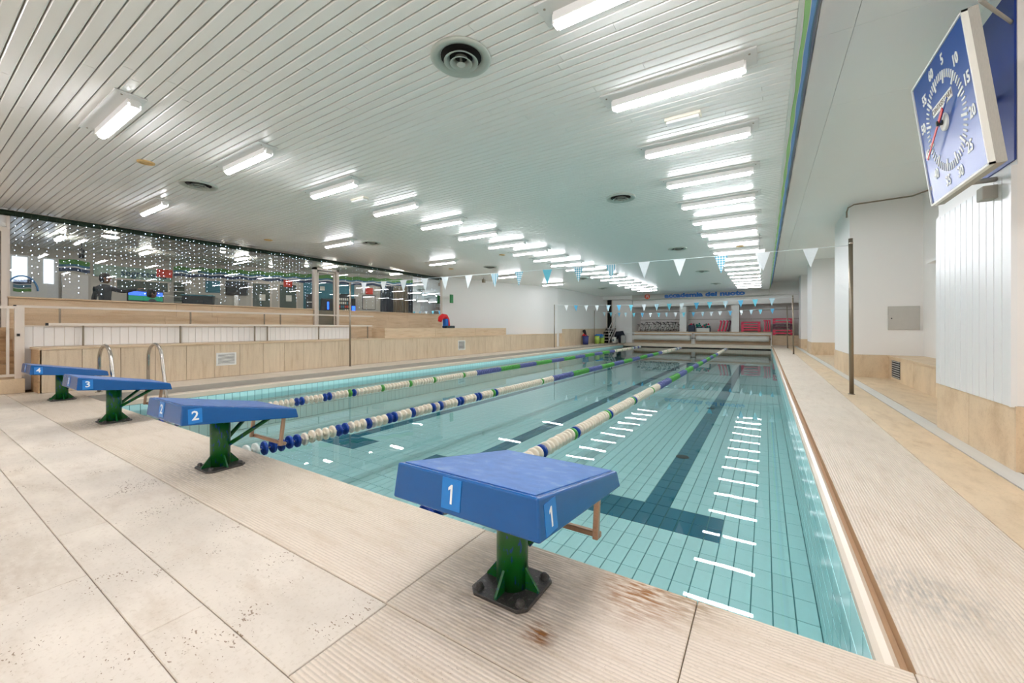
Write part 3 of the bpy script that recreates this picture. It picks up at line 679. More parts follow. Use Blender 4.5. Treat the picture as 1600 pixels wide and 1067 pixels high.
# local: arm points to +y
V=[(0,0,.95),(0,0,1.12),(0,0,1.30),(0,0,1.46),(0,.01,1.53),(-.09,.0,.90),(-.10,.01,.50),(-.10,-.02,.08),(.09,0,.90),(.10,.01,.5),(.10,-.02,.08),(.10,.08,1.42),(.11,.32,1.36),(.10,.56,1.44),(-.10,-.10,1.42),(-.13,-.17,1.15),(-.06,-.10,.92)]
E_=[(0,1),(1,2),(2,3),(3,4),(0,5),(5,6),(6,7),(0,8),(8,9),(9,10),(3,11),(11,12),(12,13),(3,14),(14,15),(15,16)]
R=[(.15,.12),(.14,.115),(.16,.12),(.10,.09),.05,.09,.065,.045,.09,.065,.045,.065,.05,.036,.065,.05,.036]
skin('body',V,E_,R,'dark_cloth',p,2); head(p,(0,.02,1.67),-.5)
hand(p,(.10,.57,1.445),(0,1,.25),(0,0,1)); hand(p,(-.06,-.10,.92),(.3,.1,-1),(0,1,0))
for sx in (-.1,.1): 
    m=MB().mat('black').prism([(-.10,0),(.17,0),(.17,.03),(.08,.07),(-.02,.10),(-.10,.10)],'x',sx-.045,sx+.045); m.obj('shoe',p)
p=thing('person','seated person with dark hair behind the reception counter','person',(-13.9,2.25,.55))
V=[(0,0,.55),(0,0,.78),(0,0,1.0),(0,0,1.16),(0,0,1.24),(-.1,.25,.52),(-.1,.42,.50),(-.1,.42,.08),(.1,.25,.52),(.1,.42,.50),(.1,.42,.08),(.19,.02,1.12),(.22,.1,.88),(.14,.30,.85),(-.19,.02,1.12),(-.22,.1,.88),(-.14,.30,.85)]
E_=[(0,1),(1,2),(2,3),(3,4),(0,5),(5,6),(6,7),(0,8),(8,9),(9,10),(3,11),(11,12),(12,13),(3,14),(14,15),(15,16)]
R=[(.16,.12),(.14,.11),(.16,.12),(.09,.08),.05,.085,.07,.045,.085,.07,.045,.065,.05,.036,.065,.05,.036]
skin('body',V,E_,R,'grey_cloth',p,2); head(p,(0,.01,1.38),-.3); hand(p,(.14,.31,.85),(0,1,0),(0,0,1)); hand(p,(-.14,.31,.85),(0,1,0),(0,0,1))
t=thing('office_chair','dark office chair under the seated person','chair',(-13.9,2.22,.55)); MB().mat('black').box(-.24,.24,-.2,.25,.36,.42).obj('seat',t); MB().mat('black').box(-.22,.22,-.26,-.20,.5,.95).obj('backrest',t); MB().mat('steel').tube([(0,0,.05),(0,0,.36)],.03,8).obj('column',t)
m=MB().mat('steel')
for k in range(5): m.tube([(0,0,.06),(.28*math.cos(k*1.257),.28*math.sin(k*1.257),.03)],.018,6)
m.obj('base',t)
# garland and led curtain
random.seed(11)
m=MB().mat('garland_green')
for i in range(7000):
    y=random.uniform(-.9,10.85); a=random.uniform(0,2*PI); r=random.uniform(.0,.06); x=-11.36+r*math.cos(a); z=3.055+r*math.sin(a)*.8; l=random.uniform(.02,.045)
    d=Vector((math.cos(a)*.6+.1,random.uniform(-.8,.8),math.sin(a))).normalized()*l; q=Vector((random.uniform(-1,1),random.uniform(-1,1),random.uniform(-1,1))).normalized()*.004
    m.add([(x,y,z),(x+q.x,y+q.y,z+q.z),(x+d.x,y+d.y,z+d.z)],[(0,1,2)],False)
m.tube([(-11.36,-.9,3.055),(-11.36,10.85,3.055)],.05,8)
o=link('garland',m.mesh('garland',False)); tag(o,'dark green fir garland running along the top of the glass front','garland',kind='stuff')
m=MB()
y=-.35; ns=0
while y<10.8:
    L_=random.uniform(1.0,1.48) if y<4.2 or random.random()<.6 else random.uniform(.4,1.1)
    if 5.2<y<6.2: L_=random.uniform(.1,.4)
    x=-11.30; m.mat('wire').tube([(x,y,3.07),(x,y,3.07-L_)],.0005,3,False)
    z=3.05-random.uniform(0,.1); m.mat('led')
    while z>3.07-L_:
        r=random.uniform(.003,.008)*(1.0 if y<5 else .75)
        yy=y+random.uniform(-.012,.012)
        m.add([(x+r,yy,z),(x-r,yy,z),(x,yy+r,z),(x,yy-r,z),(x,yy,z+r),(x,yy,z-r)],[(0,2,4),(2,1,4),(1,3,4),(3,0,4),(2,0,5),(1,2,5),(3,1,5),(0,3,5)],False)
        z-=random.uniform(.06,.13)
    y+=random.uniform(.05,.12) if y<5.2 else random.uniform(.08,.24); ns+=1
o=link('light_curtain',m.mesh('light_curtain',False)); tag(o,'curtain of tiny white fairy lights hanging from the garland over the glass','fairy lights',kind='stuff')
# ---------------------------------------------------------------- ceiling lights
def make_light():
    t=thing('ceiling_light','x','ceiling light',(0,0,H))
    m=MB().mat('plate_white').box(-.62,.62,-.16,.07,-.018,-.001); bev(m.obj('mounting_plate',t),.004,1)
    m=MB().mat('white_metal').box(-.53,.53,-.052,.052,-.05,-.018).box(-.53,.53,-.052,-.046,-.078,-.05).box(-.53,.53,.046,.052,-.078,-.05).box(-.545,-.515,-.035,.035,-.085,-.018).box(.515,.545,-.035,.035,-.085,-.018); m.obj('housing',t)  # tray side lips added to keep the tube's glow off the plate
    m=MB().mat('tube_light'); pts=[(.036*math.cos(a),-.078+.03*math.sin(a)) for a in [2*PI*k/12 for k in range(12)]]
    m.prism(pts,'x',-.51,.51); m.obj('diffuser',t)
    for s in (-.57,.57):
        MB().mat('steel_dull').lathe([(.001,-.022),(.008,-.022),(.008,-.018)],(s,-.10,0),8).obj('screw',t)
    return t
L0=make_light(); used=[False]
def light(x,y,label,group):
    if not used[0]: t=L0; used[0]=True; t.location=(x,y,H)
    else: t=dup(L0,(x,y,H))
    t['label']=label; t['group']=group; return t
for i in range(18):
    light(-.67,.84+1.235*i,'%s batten light from the starting blocks in the row over lane one'%ORD[i],'batten lights over lane one')
for i in range(19):
    light(-5.50,-.36+1.19*i,'%s batten light from the camera end in the middle ceiling row'%ORD[i],'batten lights in the middle row')
for i,(x,y) in enumerate([(-9.05,.92),(-8.95,4.45),(-8.75,8.0),(-8.75,12.0),(-8.6,15.6)]):
    light(x,y,'%s batten light from the camera end in the sparse row by the glass front'%ORD[i],'batten lights by the glass front')
for i,(x,y) in enumerate([(-.67,-.40),(-.67,-1.63),(-.67,-2.87)]): light(x,y,'added batten light over the deck behind the starting blocks, %s back from the pool'%ORD[i],'added batten lights over the near deck')  # unseen battens added behind the camera to brighten the near deck
for i,(x,y) in enumerate([(-5.5,-1.55),(-5.5,-2.74),(-9.05,-2.6),(-3.1,-2.9)]): light(x,y,'added batten light near the rear wall of the hall, %s from the right column of rows'%ORD[i],'added batten lights over the near deck')  # more unseen battens added as fill light near the rear wall
for i,(x,y) in enumerate([(1.65,-1.3),(1.65,-2.8)]):
    t=light(x,y,'added batten light on the high right soffit, %s back from the pool corner'%ORD[i],'added batten lights on the right soffit'); t.location.z=HS-.001  # out-of-view battens added to lift the dim soffit and aisle
# round air diffusers
def make_vent():
    t=thing('air_diffuser','x','air vent',(0,0,H))
    MB().mat('vent_metal').lathe([(.235,-.0),(.238,-.012),(.225,-.024),(.205,-.026),(.165,-.006),(.15,.02)],n=48).obj('outer_ring',t)
    MB().mat('dark_hole').lathe([(.001,-.001),(.16,-.001),(.16,-.0005)],n=32).obj('duct',t)
    MB().mat('vent_metal').lathe([(.135,-.038),(.128,-.042),(.10,-.022),(.09,.0)],n=40).obj('middle_cone',t)
    MB().mat('vent_metal').lathe([(.088,-.05),(.082,-.054),(.055,-.03),(.05,-.004)],n=36).obj('inner_cone',t)
    MB().mat('vent_metal').lathe([(.034,-.058),(.03,-.062),(.001,-.062)],n=24).obj('centre_disc',t)
    MB().mat('vent_metal').lathe([(.034,-.058),(.012,-.04),(.01,-.002)],n=16).obj('stem',t)
    return t
V0=make_vent()
vl=[(-2.03,.83,'large round air diffuser nearest the camera above lane one'),(-7.15,.91,'round air diffuser near the fairy lights beside a wooden ring'),(-2.0,4.87,'second round air diffuser above lanes one and two'),(-8.35,4.95,'round air diffuser beside the second sparse row light'),(-1.98,9.86,'third round air diffuser above lanes one and two'),(-8.15,9.8,'round air diffuser near the slanted white wall'),(-1.98,14.9,'fourth round air diffuser, before the blue lettering'),(-6.6,14.5,'round air diffuser beyond the middle light row'),(-7.4,19.2,'small dark air diffuser near the far left corner'),(-1.98,19.8,'air diffuser nearest the blue lettering')]
for i,(x,y,lb) in enumerate(vl):
    t=V0 if i==0 else dup(V0,(x,y,H)); t.location=(x,y,H); t['label']=lb; t['group']='round air diffusers in the ceiling'
for i,(x,y,lb) in enumerate([(-6.75,.2,'wooden ring of a recessed lamp near the first middle-row light'),(-10.2,3.4,'wooden ring of a recessed lamp near the garland'),(-6.5,8.1,'wooden ring of a recessed lamp behind the middle row'),(-.55,10.4,'wooden ring of a recessed lamp between lane one lights'),(-9.6,9.4,'wooden ring of a recessed lamp by the right end of the glass')]):
    t=thing('lamp_ring',lb,'lamp',(x,y,H),group='wooden lamp rings'); MB().mat('wood_ring').lathe([(.09,0),(.09,-.012),(.06,-.016),(.055,0)],n=28).obj('ring',t); MB().mat('wood_ring').lathe([(.055,-.004),(.03,-.008),(.001,-.008)],n=20).obj('insert',t)
for x,y,lb in ((-.70,2.72,'white emergency light box between two lane one battens'),(-5.65,2.6,'white emergency light box in the middle row')):
    t=thing('emergency_light',lb,'emergency light',(x,y,H),group='emergency light boxes'); bev(MB().mat('aged_plastic').box(-.17,.17,-.06,.05,-.03,0).obj('base',t),.006); bev(MB().mat('white_gloss').box(-.155,.155,-.055,.035,-.06,-.03).obj('lens',t),.012)
t=thing('corner_camera','small grey camera bracket under the ceiling left of the pennants','camera',(-10.2,12.2,H)); MB().mat('steel_dull').box(-.05,.05,-.06,.06,-.20,-.06).obj('body',t); MB().mat('steel_dull').tube([(0,0,0),(0,0,-.07)],.015,8).obj('bracket',t)
# ---------------------------------------------------------------- starting blocks
def rbox(me_pts): pass
def make_block():
    t=thing('starting_block','x','starting block',(0,0,0))
    # plan: rear y=-.32, front y=.40 relative to post
    hw=.29; yr,yf=-.32,.40; zt,zf=.525,.385; br,bf=.400,.315
    bm=bmesh.new(); i=.012
    V=[(-hw,yr,zt),(hw,yr,zt),(hw,yf,zf),(-hw,yf,zf),(-hw-i,yr-i,br),(hw+i,yr-i,br),(hw+i,yf+i,bf),(-hw-i,yf+i,bf)]
    vs=[bm.verts.new(v) for v in V]
    for f in ((0,1,2,3),(7,6,5,4),(0,4,5,1),(1,5,6,2),(2,6,7,3),(3,7,4,0)): bm.faces.new([vs[k] for k in f])
    bmesh.ops.recalc_face_normals(bm,faces=bm.faces)
    bmesh.ops.bevel(bm,geom=list(bm.edges),offset=.009,segments=3,affect='EDGES',profile=.5)
    me=bpy.data.meshes.new('body'); bm.to_mesh(me); bm.free(); me.materials.append(M['blue_fibre'])
    for p_ in me.polygons: p_.use_smooth=True
    ob=link('body',me,t); wn=ob.modifiers.new('normals','WEIGHTED_NORMAL'); wn.weight=100; wn.keep_sharp=False
    # anti slip tread sheet
    s=(zf-zt)/(yf-yr)
    def zz(y): return zt+(y-yr)*s
    m=MB().mat('blue_top'); e=.02
    y0,y1=yr+e,yf-e
    v=[(-hw+e,y0,zz(y0)-.002),(hw-e,y0,zz(y0)-.002),(hw-e,y1,zz(y1)-.002),(-hw+e,y1,zz(y1)-.002)]
    v+=[(x,y,z+.0045) for x,y,z in v]
    m.add(v,[(4,5,6,7),(0,1,5,4),(1,2,6,5),(2,3,7,6),(3,0,4,7)],False); m.obj('tread',t)
    m=MB().mat('green_paint'); m.tube([(0,0,.012),(0,0,.40)],.062,28); m.obj('post',t)
    oc=[(-.125,-.095),(-.095,-.125),(.095,-.125),(.125,-.095),(.125,.095),(.095,.125),(-.095,.125),(-.125,.095)]
    bev(MB().mat('plate_worn').prism(oc,'z',0,.014).obj('base_plate',t),.003,1)
    for a in range(4):
        an=PI/2*a+PI/4*0; c,s_=math.cos(an),math.sin(an)
        m=MB().mat('green_paint'); pr=[(.055,.013),(.118,.013),(.118,.022),(.056,.10)]; th=.005
        v=[(r*c-th*s_,r*s_+th*c,z) for r,z in pr]+[(r*c+th*s_,r*s_-th*c,z) for r,z in pr]
        m.add(v,[(0,1,2,3),(7,6,5,4),(0,4,5,1),(1,5,6,2),(2,6,7,3),(3,7,4,0)],False); m.obj('gusset',t)
        bx,by=(.092*(1 if a in(0,3) else -1),.092*(1 if a<2 else -1))
        MB().mat('plate_worn').lathe([(.019,.0),(.019,.004),(.015,.004),(.015,.014),(.010,.02),(.001,.021)],(bx,by,.013),10).obj('bolt',t)
    for sx in (-1,1):
        m=MB().mat('green_paint'); v=[(sx*.06,-.006,.39),(sx*.14,-.006,.40),(sx*.06,-.006,.32),(sx*.06,.006,.39),(sx*.14,.006,.40),(sx*.06,.006,.32)]
        m.add(v,[(0,1,2),(5,4,3),(0,3,4,1),(1,4,5,2),(2,5,3,0)],False); m.obj('gusset',t)
        MB().mat('green_paint').tube([(sx*.045,.04,.16),(sx*.17,.30,.345)],.015,8).obj('brace',t)
    MB().mat('green_paint').box(-.10,.10,-.10,.10,.393,.405).obj('top_plate',t)
    m=MB().mat('steel_rust'); q=.012
    for sx in (-1,1): m.cbox((sx*.225,.325,.225),(.024,.024,.235),Matrix.Rotation(-.12,3,'X'))
    m.cbox((0,.338,.118),(.45+.024,.024,.024)); bev(m.obj('hand_grip',t),.003,1)
    return t
def decal(par,ch,o,ux,uy,size=.085,num=.08,two=None):
    F=frame(o,ux,uy); v=[F@Vector(p) for p in ((-size/2,-size*.62,0),(size/2,-size*.62,0),(size/2,size*.62,0),(-size/2,size*.62,0))]
    n=(F.to_3x3()@Vector((0,0,1)))*.0015
    m=MB().mat('decal_blue'); m.add([p for p in v]+[p+n for p in v],[(4,5,6,7),(0,1,5,4),(1,2,6,5),(2,3,7,6),(3,0,4,7)],False); d=m.obj('number_plate',par)
    if ch=='1':
        k=num; mm=MB().mat('decal_white'); q=[(-.02,-.36),(.075,-.36),(.075,.36),(0,.36),(-.13,.24),(-.13,.13),(-.02,.2)]
        mm.prism([(a*k,b*k) for a,b in q],'z',0,.001); me=mm.mesh('digit')
    else: me=textmesh(ch,num,.0006,.0015)
    me.materials.clear(); me.materials.append(M['decal_white'])
    F2=F.copy(); F2.translation=Vector(o)+n*1.5; me.transform(F2); link('digit',me,d)
bl=[]
B0=make_block()
labs=['nearest blue starting block with green post, numbered 1, on the stone deck','blue starting block on green post, numbered 2 on its rear face','blue starting block numbered 3, second from the far left end','blue starting block numbered 4, farthest, beside the pool ladder']  # all four blocks carry the same clean number decals
for i,(bx,by) in enumerate(blk): bl.append(B0 if i==0 else dup(B0,(bx,by,0)))
rearn=Vector((0,-1,.096)).normalized(); 
for i,(t,(bx,by)) in enumerate(zip(bl,blk)):
    t.location=(bx,by,0); t['label']=labs[i]; t['group']='starting blocks at the pool edge'
    # rear face: centre y ~ -.326, leaning
    a=.012/.125
    zr=.468; yr=-.32-.012*(.525-zr)/.125-.0005
    decal(t,str(i+1),(-.03,yr,zr),(1,0,0),(0,.096,1),.080,.085)
    ys_=-.255; zs=.455; xs=.29+.012*.5+.0005
    decal(t,str(i+1),(xs,ys_,zs-.005),(0,1,0),(-.096,0,1),.075,.082)
# ---------------------------------------------------------------- lane ropes
def floatmesh(mat):
    m=MB().mat(mat); R=.072
    m.lathe([(.012,-.030),(.022,-.030),(.026,-.016),(R*.90,-.015),(R,-.009),(R,.009),(R*.90,.015),(.026,.016),(.022,.030),(.012,.030)],(0,0,0),18,'y',False)
    for k in range(8):
        a=2*PI*k/8; c,s_=math.cos(a),math.sin(a)
        m.add([(.02*c,-.029,.02*s_),(R*.6*c,-.016,R*.6*s_),(R*.6*c,.016,R*.6*s_),(.02*c,.029,.02*s_)],[(0,1,2,3)],False)
    return m.mesh('float')
FM={k:floatmesh(k) for k in ('float_white','float_blue','float_navy','float_green','float_clear')}
def rope(x,xe,label,near):
    t=thing('lane_rope',label,'lane rope',(x,.05,WZ),group='lane ropes floating on the pool')
    MB().mat('cable').tube([(0,-.05,0),((xe-x),25.23,0)],.006,6).obj('cable',t)
    y=.12; k=0
    while y<25.1:
        if y<5.6:
            if k<len(near): c={'w':'float_clear' if y<.45 else 'float_white','b':'float_blue','n':'float_blue','g':'float_green'}[near[k]]
            else: c='float_white'
        elif y<7.2: c='float_white' if (k%15) else 'float_green'
        elif y<19.5: c='float_green' if int((y-7.2)/1.15)%2 else 'float_navy'
        elif y<23: c='float_white' if (k%12) else 'float_green'
        else: c='float_clear' if int(y/.3)%3 else 'black_f'
        if c=='black_f': c='float_navy'
        link('float',FM[c],t,(((xe-x)*y/25.2),y,random.uniform(-.004,.008)),(random.uniform(-.05,.05),random.uniform(0,1),random.uniform(-.05,.05)))
        y+=.0865; k+=1
    return t
rope(-1.93,-1.93,'lane rope nearest the first block, mostly cream floats','bbbbwwwwwwwwwwbwwwwwwnwwwwwwwwgnwwwwwwwwwwwwgnwwwwwwwwwwwwwgnwwwww')
rope(-4.42,-4.45,'middle lane rope with cream and blue floats','wwwwbbbbbwwwwwbbwwwbwwwbbwwwbwwwwbwbwwwwbbwwwwbbwwwwgnwwwwwwwwwwgwwww')
rope(-6.72,-6.95,'lane rope farthest from the camera, near the ladder side','bbbwbwbbwbbbbbbwwwwwwwwbbwwwwbbwwwwgnwwwwwwwgwwwwwwwwgwwwwwwwwg')
# ladder
t=thing('pool_ladder','polished steel pool ladder rails at the far left pool corner','ladder',(0,0,0))
for yy in (.20,.79):
    pts=[(-8.83,yy,0.0),(-8.83,yy,.50)]
    for k in range(1,12):
        a=PI*k/12; pts.append((-8.52-.31*math.cos(a)*1.0,yy,.50+.24*math.sin(a)))
    pts+=[(-8.03,yy,.30) if False else (-8.19,yy,.45),(-8.03,yy,-.05),(-8.03,yy,-.8)]
    MB().mat('steel').tube(pts,.024,12).obj('rail',t); MB().mat('steel').lathe([(.05,0),(.045,.01),(.025,.014)],(-8.83,yy,0),16).obj('floor_flange',t)
for z in (-.35,-.6): MB().mat('steel').box(-8.07,-7.99,.20,.79,z-.012,z+.012).obj('rung',t)
# ---------------------------------------------------------------- handrails and gate at the stands
def rail(name,label,x,y0,y1,z,zb,posts,r=.02,sleeve=None):
    t=thing(name,label,'handrail',(x,y0,zb),group='white handrails on the stands')
    MB().mat('rail_white').box(-.022,.022,0,y1-y0,z-zb-.02,z-zb+.02).obj('top_rail',t)
    MB().mat('black').box(-.024,.024,-.03,0,z-zb-.022,z-zb+.022).obj('end_cap',t)
    for p_ in posts: MB().mat('steel_dull').box(-.012,.012,p_-y0-.012,p_-y0+.012,0,z-zb-.02).obj('post',t)
rail('handrail','lower white handrail in front of the slatted white wall',-10.04,-.15,6.3,1.07,.70,[.25,1.62,3.02,3.3,4.6,6.15])
rail('handrail','upper white handrail before the tall stone wall under the glass',-10.8,-.4,6.95,1.38,.86,[.1,2.05,3.6,4.0,5.6,])
t=thing('metal_gate','white metal gate with vertical bars left of the stands','gate',(-9.9,-1.3,.22))
MB().mat('rail_white').box(-.02,.02,0,.88,1.09,1.13).box(-.02,.02,0,.88,.03,.07).box(-.019,.019,0,.04,.06,1.10).box(-.019,.019,.84,.88,.06,1.10).obj('frame',t)
for y in (.05,.31,.57,.70): MB().mat('rail_white').box(-.015,.015,y,y+.03,.07,1.09).obj('bar',t)
MB().mat('rail_white').box(-.035,.035,.78,.85,0,1.12).obj('post',t); MB().mat('black').box(.035,.055,.80,.83,.66,.70).obj('latch',t)
# ---------------------------------------------------------------- line poles and pennants
def pole(x,y,h,label,lean=(0,0),r=.028):
    t=thing('line_pole',label,'pole',(x,y,0),group='steel poles for the pennant lines')
    MB().mat('steel_dull').tube([(0,0,0),(lean[0],lean[1],h)],r,14).obj('shaft',t)
    MB().mat('steel').tube([(lean[0]*.96,lean[1]*.96,h*.965),(lean[0]*.97,lean[1]*.97,h*.975)],r*1.12,14).obj('collar',t)
    MB().mat('steel_dull').lathe([(r*1.6,0),(r*1.5,.008),(r,.012)],(0,0,0),16).obj('foot_ring',t)
pole(1.115,6.27,2.36,'steel pole nearest the camera on the right deck',(-.02,-.06))
pole(-9.2,4.95,2.2,'steel pole standing before the left stone tier',(0,0),.022)
pole(.93,17.0,2.25,'taller steel pole far down the right deck',(-.03,0),.026)
pole(.95,22.3,2.1,'thinner steel pole at the far end of the right deck',(-.02,0),.024)
pole(-9.15,16.9,2.2,'steel pole far down the left deck',(0,0),.024)
pole(-9.0,22.2,2.1,'farthest steel pole on the left deck',(0,0),.022)
def pennants(label,A,B,sag,n,w_,h_,pats,skip=0.04):
    A=Vector(A); B=Vector(B); t=thing('pennant_line',label,'pennant line',A,group='pennant lines across the pool')
    def at(u): p=A+(B-A)*u; p.z-=sag*4*u*(1-u); return p-A
    MB().mat('pen_white').tube([at(k/40) for k in range(41)],.004,5).obj('cord',t)
    d=(B-A).normalized()
    for i in range(n):
        u=skip+(1-2*skip)*(i+.5)/n+random.uniform(-.004,.004); p=at(u)
        m=MB().mat(pats[i%len(pats)]); a=w_/2; nn=4
        v=[];
        wob=random.uniform(-.025,.025)
        for r in range(nn+1):
            q=r/nn; hw=a*(1-q)+.001
            for sx in (-1,1): v.append((sx*hw,wob*q*q,-q*h_))
        m.add(v,[(2*r,2*r+1,2*r+3,2*r+2) for r in range(nn)],True)
        ang=math.atan2(d.y,d.x)+random.uniform(-.12,.12)
        o=m.obj('pennant',t,p,); o.rotation_euler=(random.uniform(-.08,.08),0,ang)
pennants('nearest pennant line of white and pale blue triangles across the pool',(-9.2,4.95,2.17),(1.1,6.22,2.26),.02,16,.20,.30,['pen_white','pen_white','pen_white','pen_white','pen_white','pen_white','pen_stripe','pen_check','pen_sky','pen_check','pen_stripe','pen_white','pen_white','pen_check','pen_white','pen_white'],.02)
P2=['pen_white','pen_blue','pen_white','pen_white','pen_stripe','pen_blue','pen_sky','pen_white','pen_stripe','pen_sky','pen_white','pen_blue','pen_sky','pen_stripe','pen_blue','pen_sky','pen_check']
pennants('second pennant line of blue and white triangles, lower across the pool',(-9.15,16.9,2.18),(.90,17.0,2.2),.12,17,.20,.30,P2)
pennants('farthest pennant line of small blue and white triangles near the pool end',(-9.0,22.2,2.0),(.93,22.3,2.0),.14,20,.17,.26,P2[::-1])
t=thing('hanging_banner','white triangular cloth hanging beside the lane one lights','banner',(-.1,9.0,H)); 
MB().mat('pen_white').add([(-.09,0,-.37),(.11,0,-.36),(.02,.0,-.9)],[(0,1,2)],False).obj('cloth',t); MB().mat('wire').tube([(0,0,0),(0,0,-.37)],.003,4).obj('cord',t)
# ---------------------------------------------------------------- pace clock
t=thing('pace_clock','large square blue pace clock with red hand tilted over the right deck','clock')
Y1,Y0=2.80,1.84; S=.92
u=Vector((0,1,0)); 
tp=Vector((1.00,0,2.915)); bt=Vector((1.115,0,1.965))
dn=(bt-tp).normalized(); cx_=(tp+bt)/2; ctr=Vector((cx_.x,(Y0+Y1)/2,cx_.z)); hh=(bt-tp).length/2; hwid=(Y1-Y0)/2
F=frame(ctr,(0,-1,0),tuple(-dn))   # x toward camera, y up, z normal toward the pool
def cl(m,name,par=t): 
    m.v=[tuple(F@Vector(p)) for p in m.v]; return m.obj(name,par)
cl(MB().mat('clock_blue').box(-hwid+.012,hwid-.012,-hh+.012,hh-.012,-.02,0),'face')
m=MB().mat('clock_white'); e=.014
m.box(-hwid,hwid,-hh,-hh+e,-.02,.008).box(-hwid,hwid,hh-e,hh,-.02,.008).box(-hwid,-hwid+e,-hh,hh,-.02,.008).box(hwid-e,hwid,-hh,hh,-.02,.008); cl(m,'rim')
cl(MB().mat('concrete_grey').box(-hwid,hwid,-hh,hh,-.065,-.02),'case')
rr=hwid*.70
# direction of sixty is tilted toward the far upper side
off=math.radians(14)
for k in range(60):
    a=-2*PI*k/60+PI/2+off*1.0
    L_=.085 if k%5==0 else .052; wd=.018 if k%5==0 else .011
    m=MB().mat('clock_white'); c,s_=math.cos(a),math.sin(a)
    for_=[(rr,-wd/2),(rr,wd/2),(rr-L_,wd/2),(rr-L_,-wd/2)]
    v=[(r*c-q*s_,r*s_+q*c,0) for r,q in for_]; v+=[(x,y,.004) for x,y,z in v]
    m.add(v,[(4,5,6,7),(0,1,5,4),(1,2,6,5),(2,3,7,6),(3,0,4,7)],False); cl(m,'tick_mark')
for k in range(1,13):
    a=-2*PI*k*5/60+PI/2+off; r=rr+.066
    text('numeral',str(k*5),.10,'clock_white',t,F@Matrix.Translation((r*math.cos(a),r*math.sin(a),.002)),.0015,.003,sx=.85)
cl(MB().mat('clock_white').box(-.17,.17,.10,.165,0,.004),'name_strip')
text('lettering','CONTASECONDI',.052,'steel_dull',t,F@Matrix.Translation((0,.132,.005)),.001,0,sx=.85)
cl(MB().mat('clock_white').lathe([(.06,0),(.06,.012),(.05,.016),(.001,.016)],n=24),'hub')
a=math.radians(-90-52+14)
def hand_(mat,ang,z,name,L1,L2,wd):
    c,s_=math.cos(ang),math.sin(ang); v=[(r*c-q*s_,r*s_+q*c,z) for r,q in ((-L2,-wd),(L1,-wd*.4),(L1,wd*.4),(-L2,wd))]; v+=[(x,y,z+.004) for x,y,_ in v]
    m=MB().mat(mat); m.add(v,[(4,5,6,7),(3,2,1,0),(0,1,5,4),(1,2,6,5),(2,3,7,6),(3,0,4,7)],False); cl(m,name)
ha=-2*PI*42.5/60+PI/2+off
hand_('clock_red',ha,.035,'red_hand',rr-.01,.12,.014); hand_('clock_blue',ha+PI,.028,'blue_hand',.2,.02,.012)
cl(MB().mat('black').lathe([(.018,.016),(.018,.045),(.001,.046)],n=12),'spindle')
MB().mat('concrete_grey').tube([(1.10,1.93,2.99),(1.5,2.72,3.2)],.012,6).obj('support_rod',t)
MB().mat('concrete_grey').tube([(1.1,2.75,2.1),(1.5,2.95,2.15)],.02,6).obj('support_rod',t)
MB().mat('concrete_grey').tube([(1.1,2.75,2.7),(1.5,2.95,2.75)],.02,6).obj('support_rod',t)
o=MB().mat('clock_shadow_blue').box(1.488,1.5,2.66,3.15,2.2,3.45).obj('clock_shadow_sheet'); tag(o,'deep blue sheet painting the shadow and blue cover behind the pace clock','board')  # flat blue sheet paints the shadow and blue back cover behind the clock
o=bev(MB().mat('concrete_grey').box(1.40,1.488,2.86,2.97,1.99,2.09).obj('junction_box'),.006); tag(o,'small grey junction box under the pace clock','junction box')
# right recess: bench, hatch, conduit, ledge
bn=thing('recess_bench','stone clad bench with louvred vent in the right recess','bench',(0,0,0))
MB().mat('grout').box(2.12,2.6,4.2,9.18,0,.43).obj('core',bn)
for a,b in ((4.2,5.4),(5.4,6.6),(6.6,7.6),(7.6,8.38),(9.0,9.18)): MB().mat('trav_warm').box(2.10,2.12,a+.003,b-.003,0,.43).obj('stone_panel',bn)
MB().mat('trav_warm').box(2.10,2.12,8.38,9.0,0,.05).box(2.10,2.12,8.38,9.0,.38,.43).obj('stone_panel',bn)
MB().mat('trav_warm').box(2.08,2.6,4.2,9.19,.43,.46).obj('seat_slab',bn)
v=MB().mat('dark_hole').box(2.105,2.118,8.42,8.96,.05,.38).obj('vent',bn)
for i in range(8): MB().mat('grey_plastic').cbox((2.102,8.69,.07+i*.042),(.012,.52,.018),Matrix.Rotation(.4,3,'Y')).obj('louvre',v)
hx=thing('wall_hatch','square pale grey metal hatch on the white recess wall','hatch',(2.09,9.19,.97))
MB().mat('sign_grey').box(0,.46,-.012,.012,0,.47).obj('frame',hx); MB().mat('grey_plastic' if False else 'sign_grey').box(.012,.448,-.02,-.012,.012,.458).obj('door_leaf',hx); MB().mat('black').lathe([(.001,-.022),(.012,-.022),(.012,-.02)],(.05,-.0,.23),8,'y').obj('lock',hx)
o=MB().mat('white_paint').box(2.15,2.6,6.6,7.2,2.02,2.06).obj('wall_ledge'); tag(o,'thin white ledge high on the right recess wall','ledge')
cdt=MB().mat('steel_dull').tube([(1.44,9.12,3.3),(1.44,9.12,3.42),(1.46,9.1,3.5),(1.55,9.05,3.54),(2.4,9.0,3.55),(2.55,8.7,3.55),(2.56,5.5,3.4),(2.4,4.3,3.2)],.015,8).obj('conduit'); tag(cdt,'dark metal cable conduit bent along the top of the recess wall','conduit')
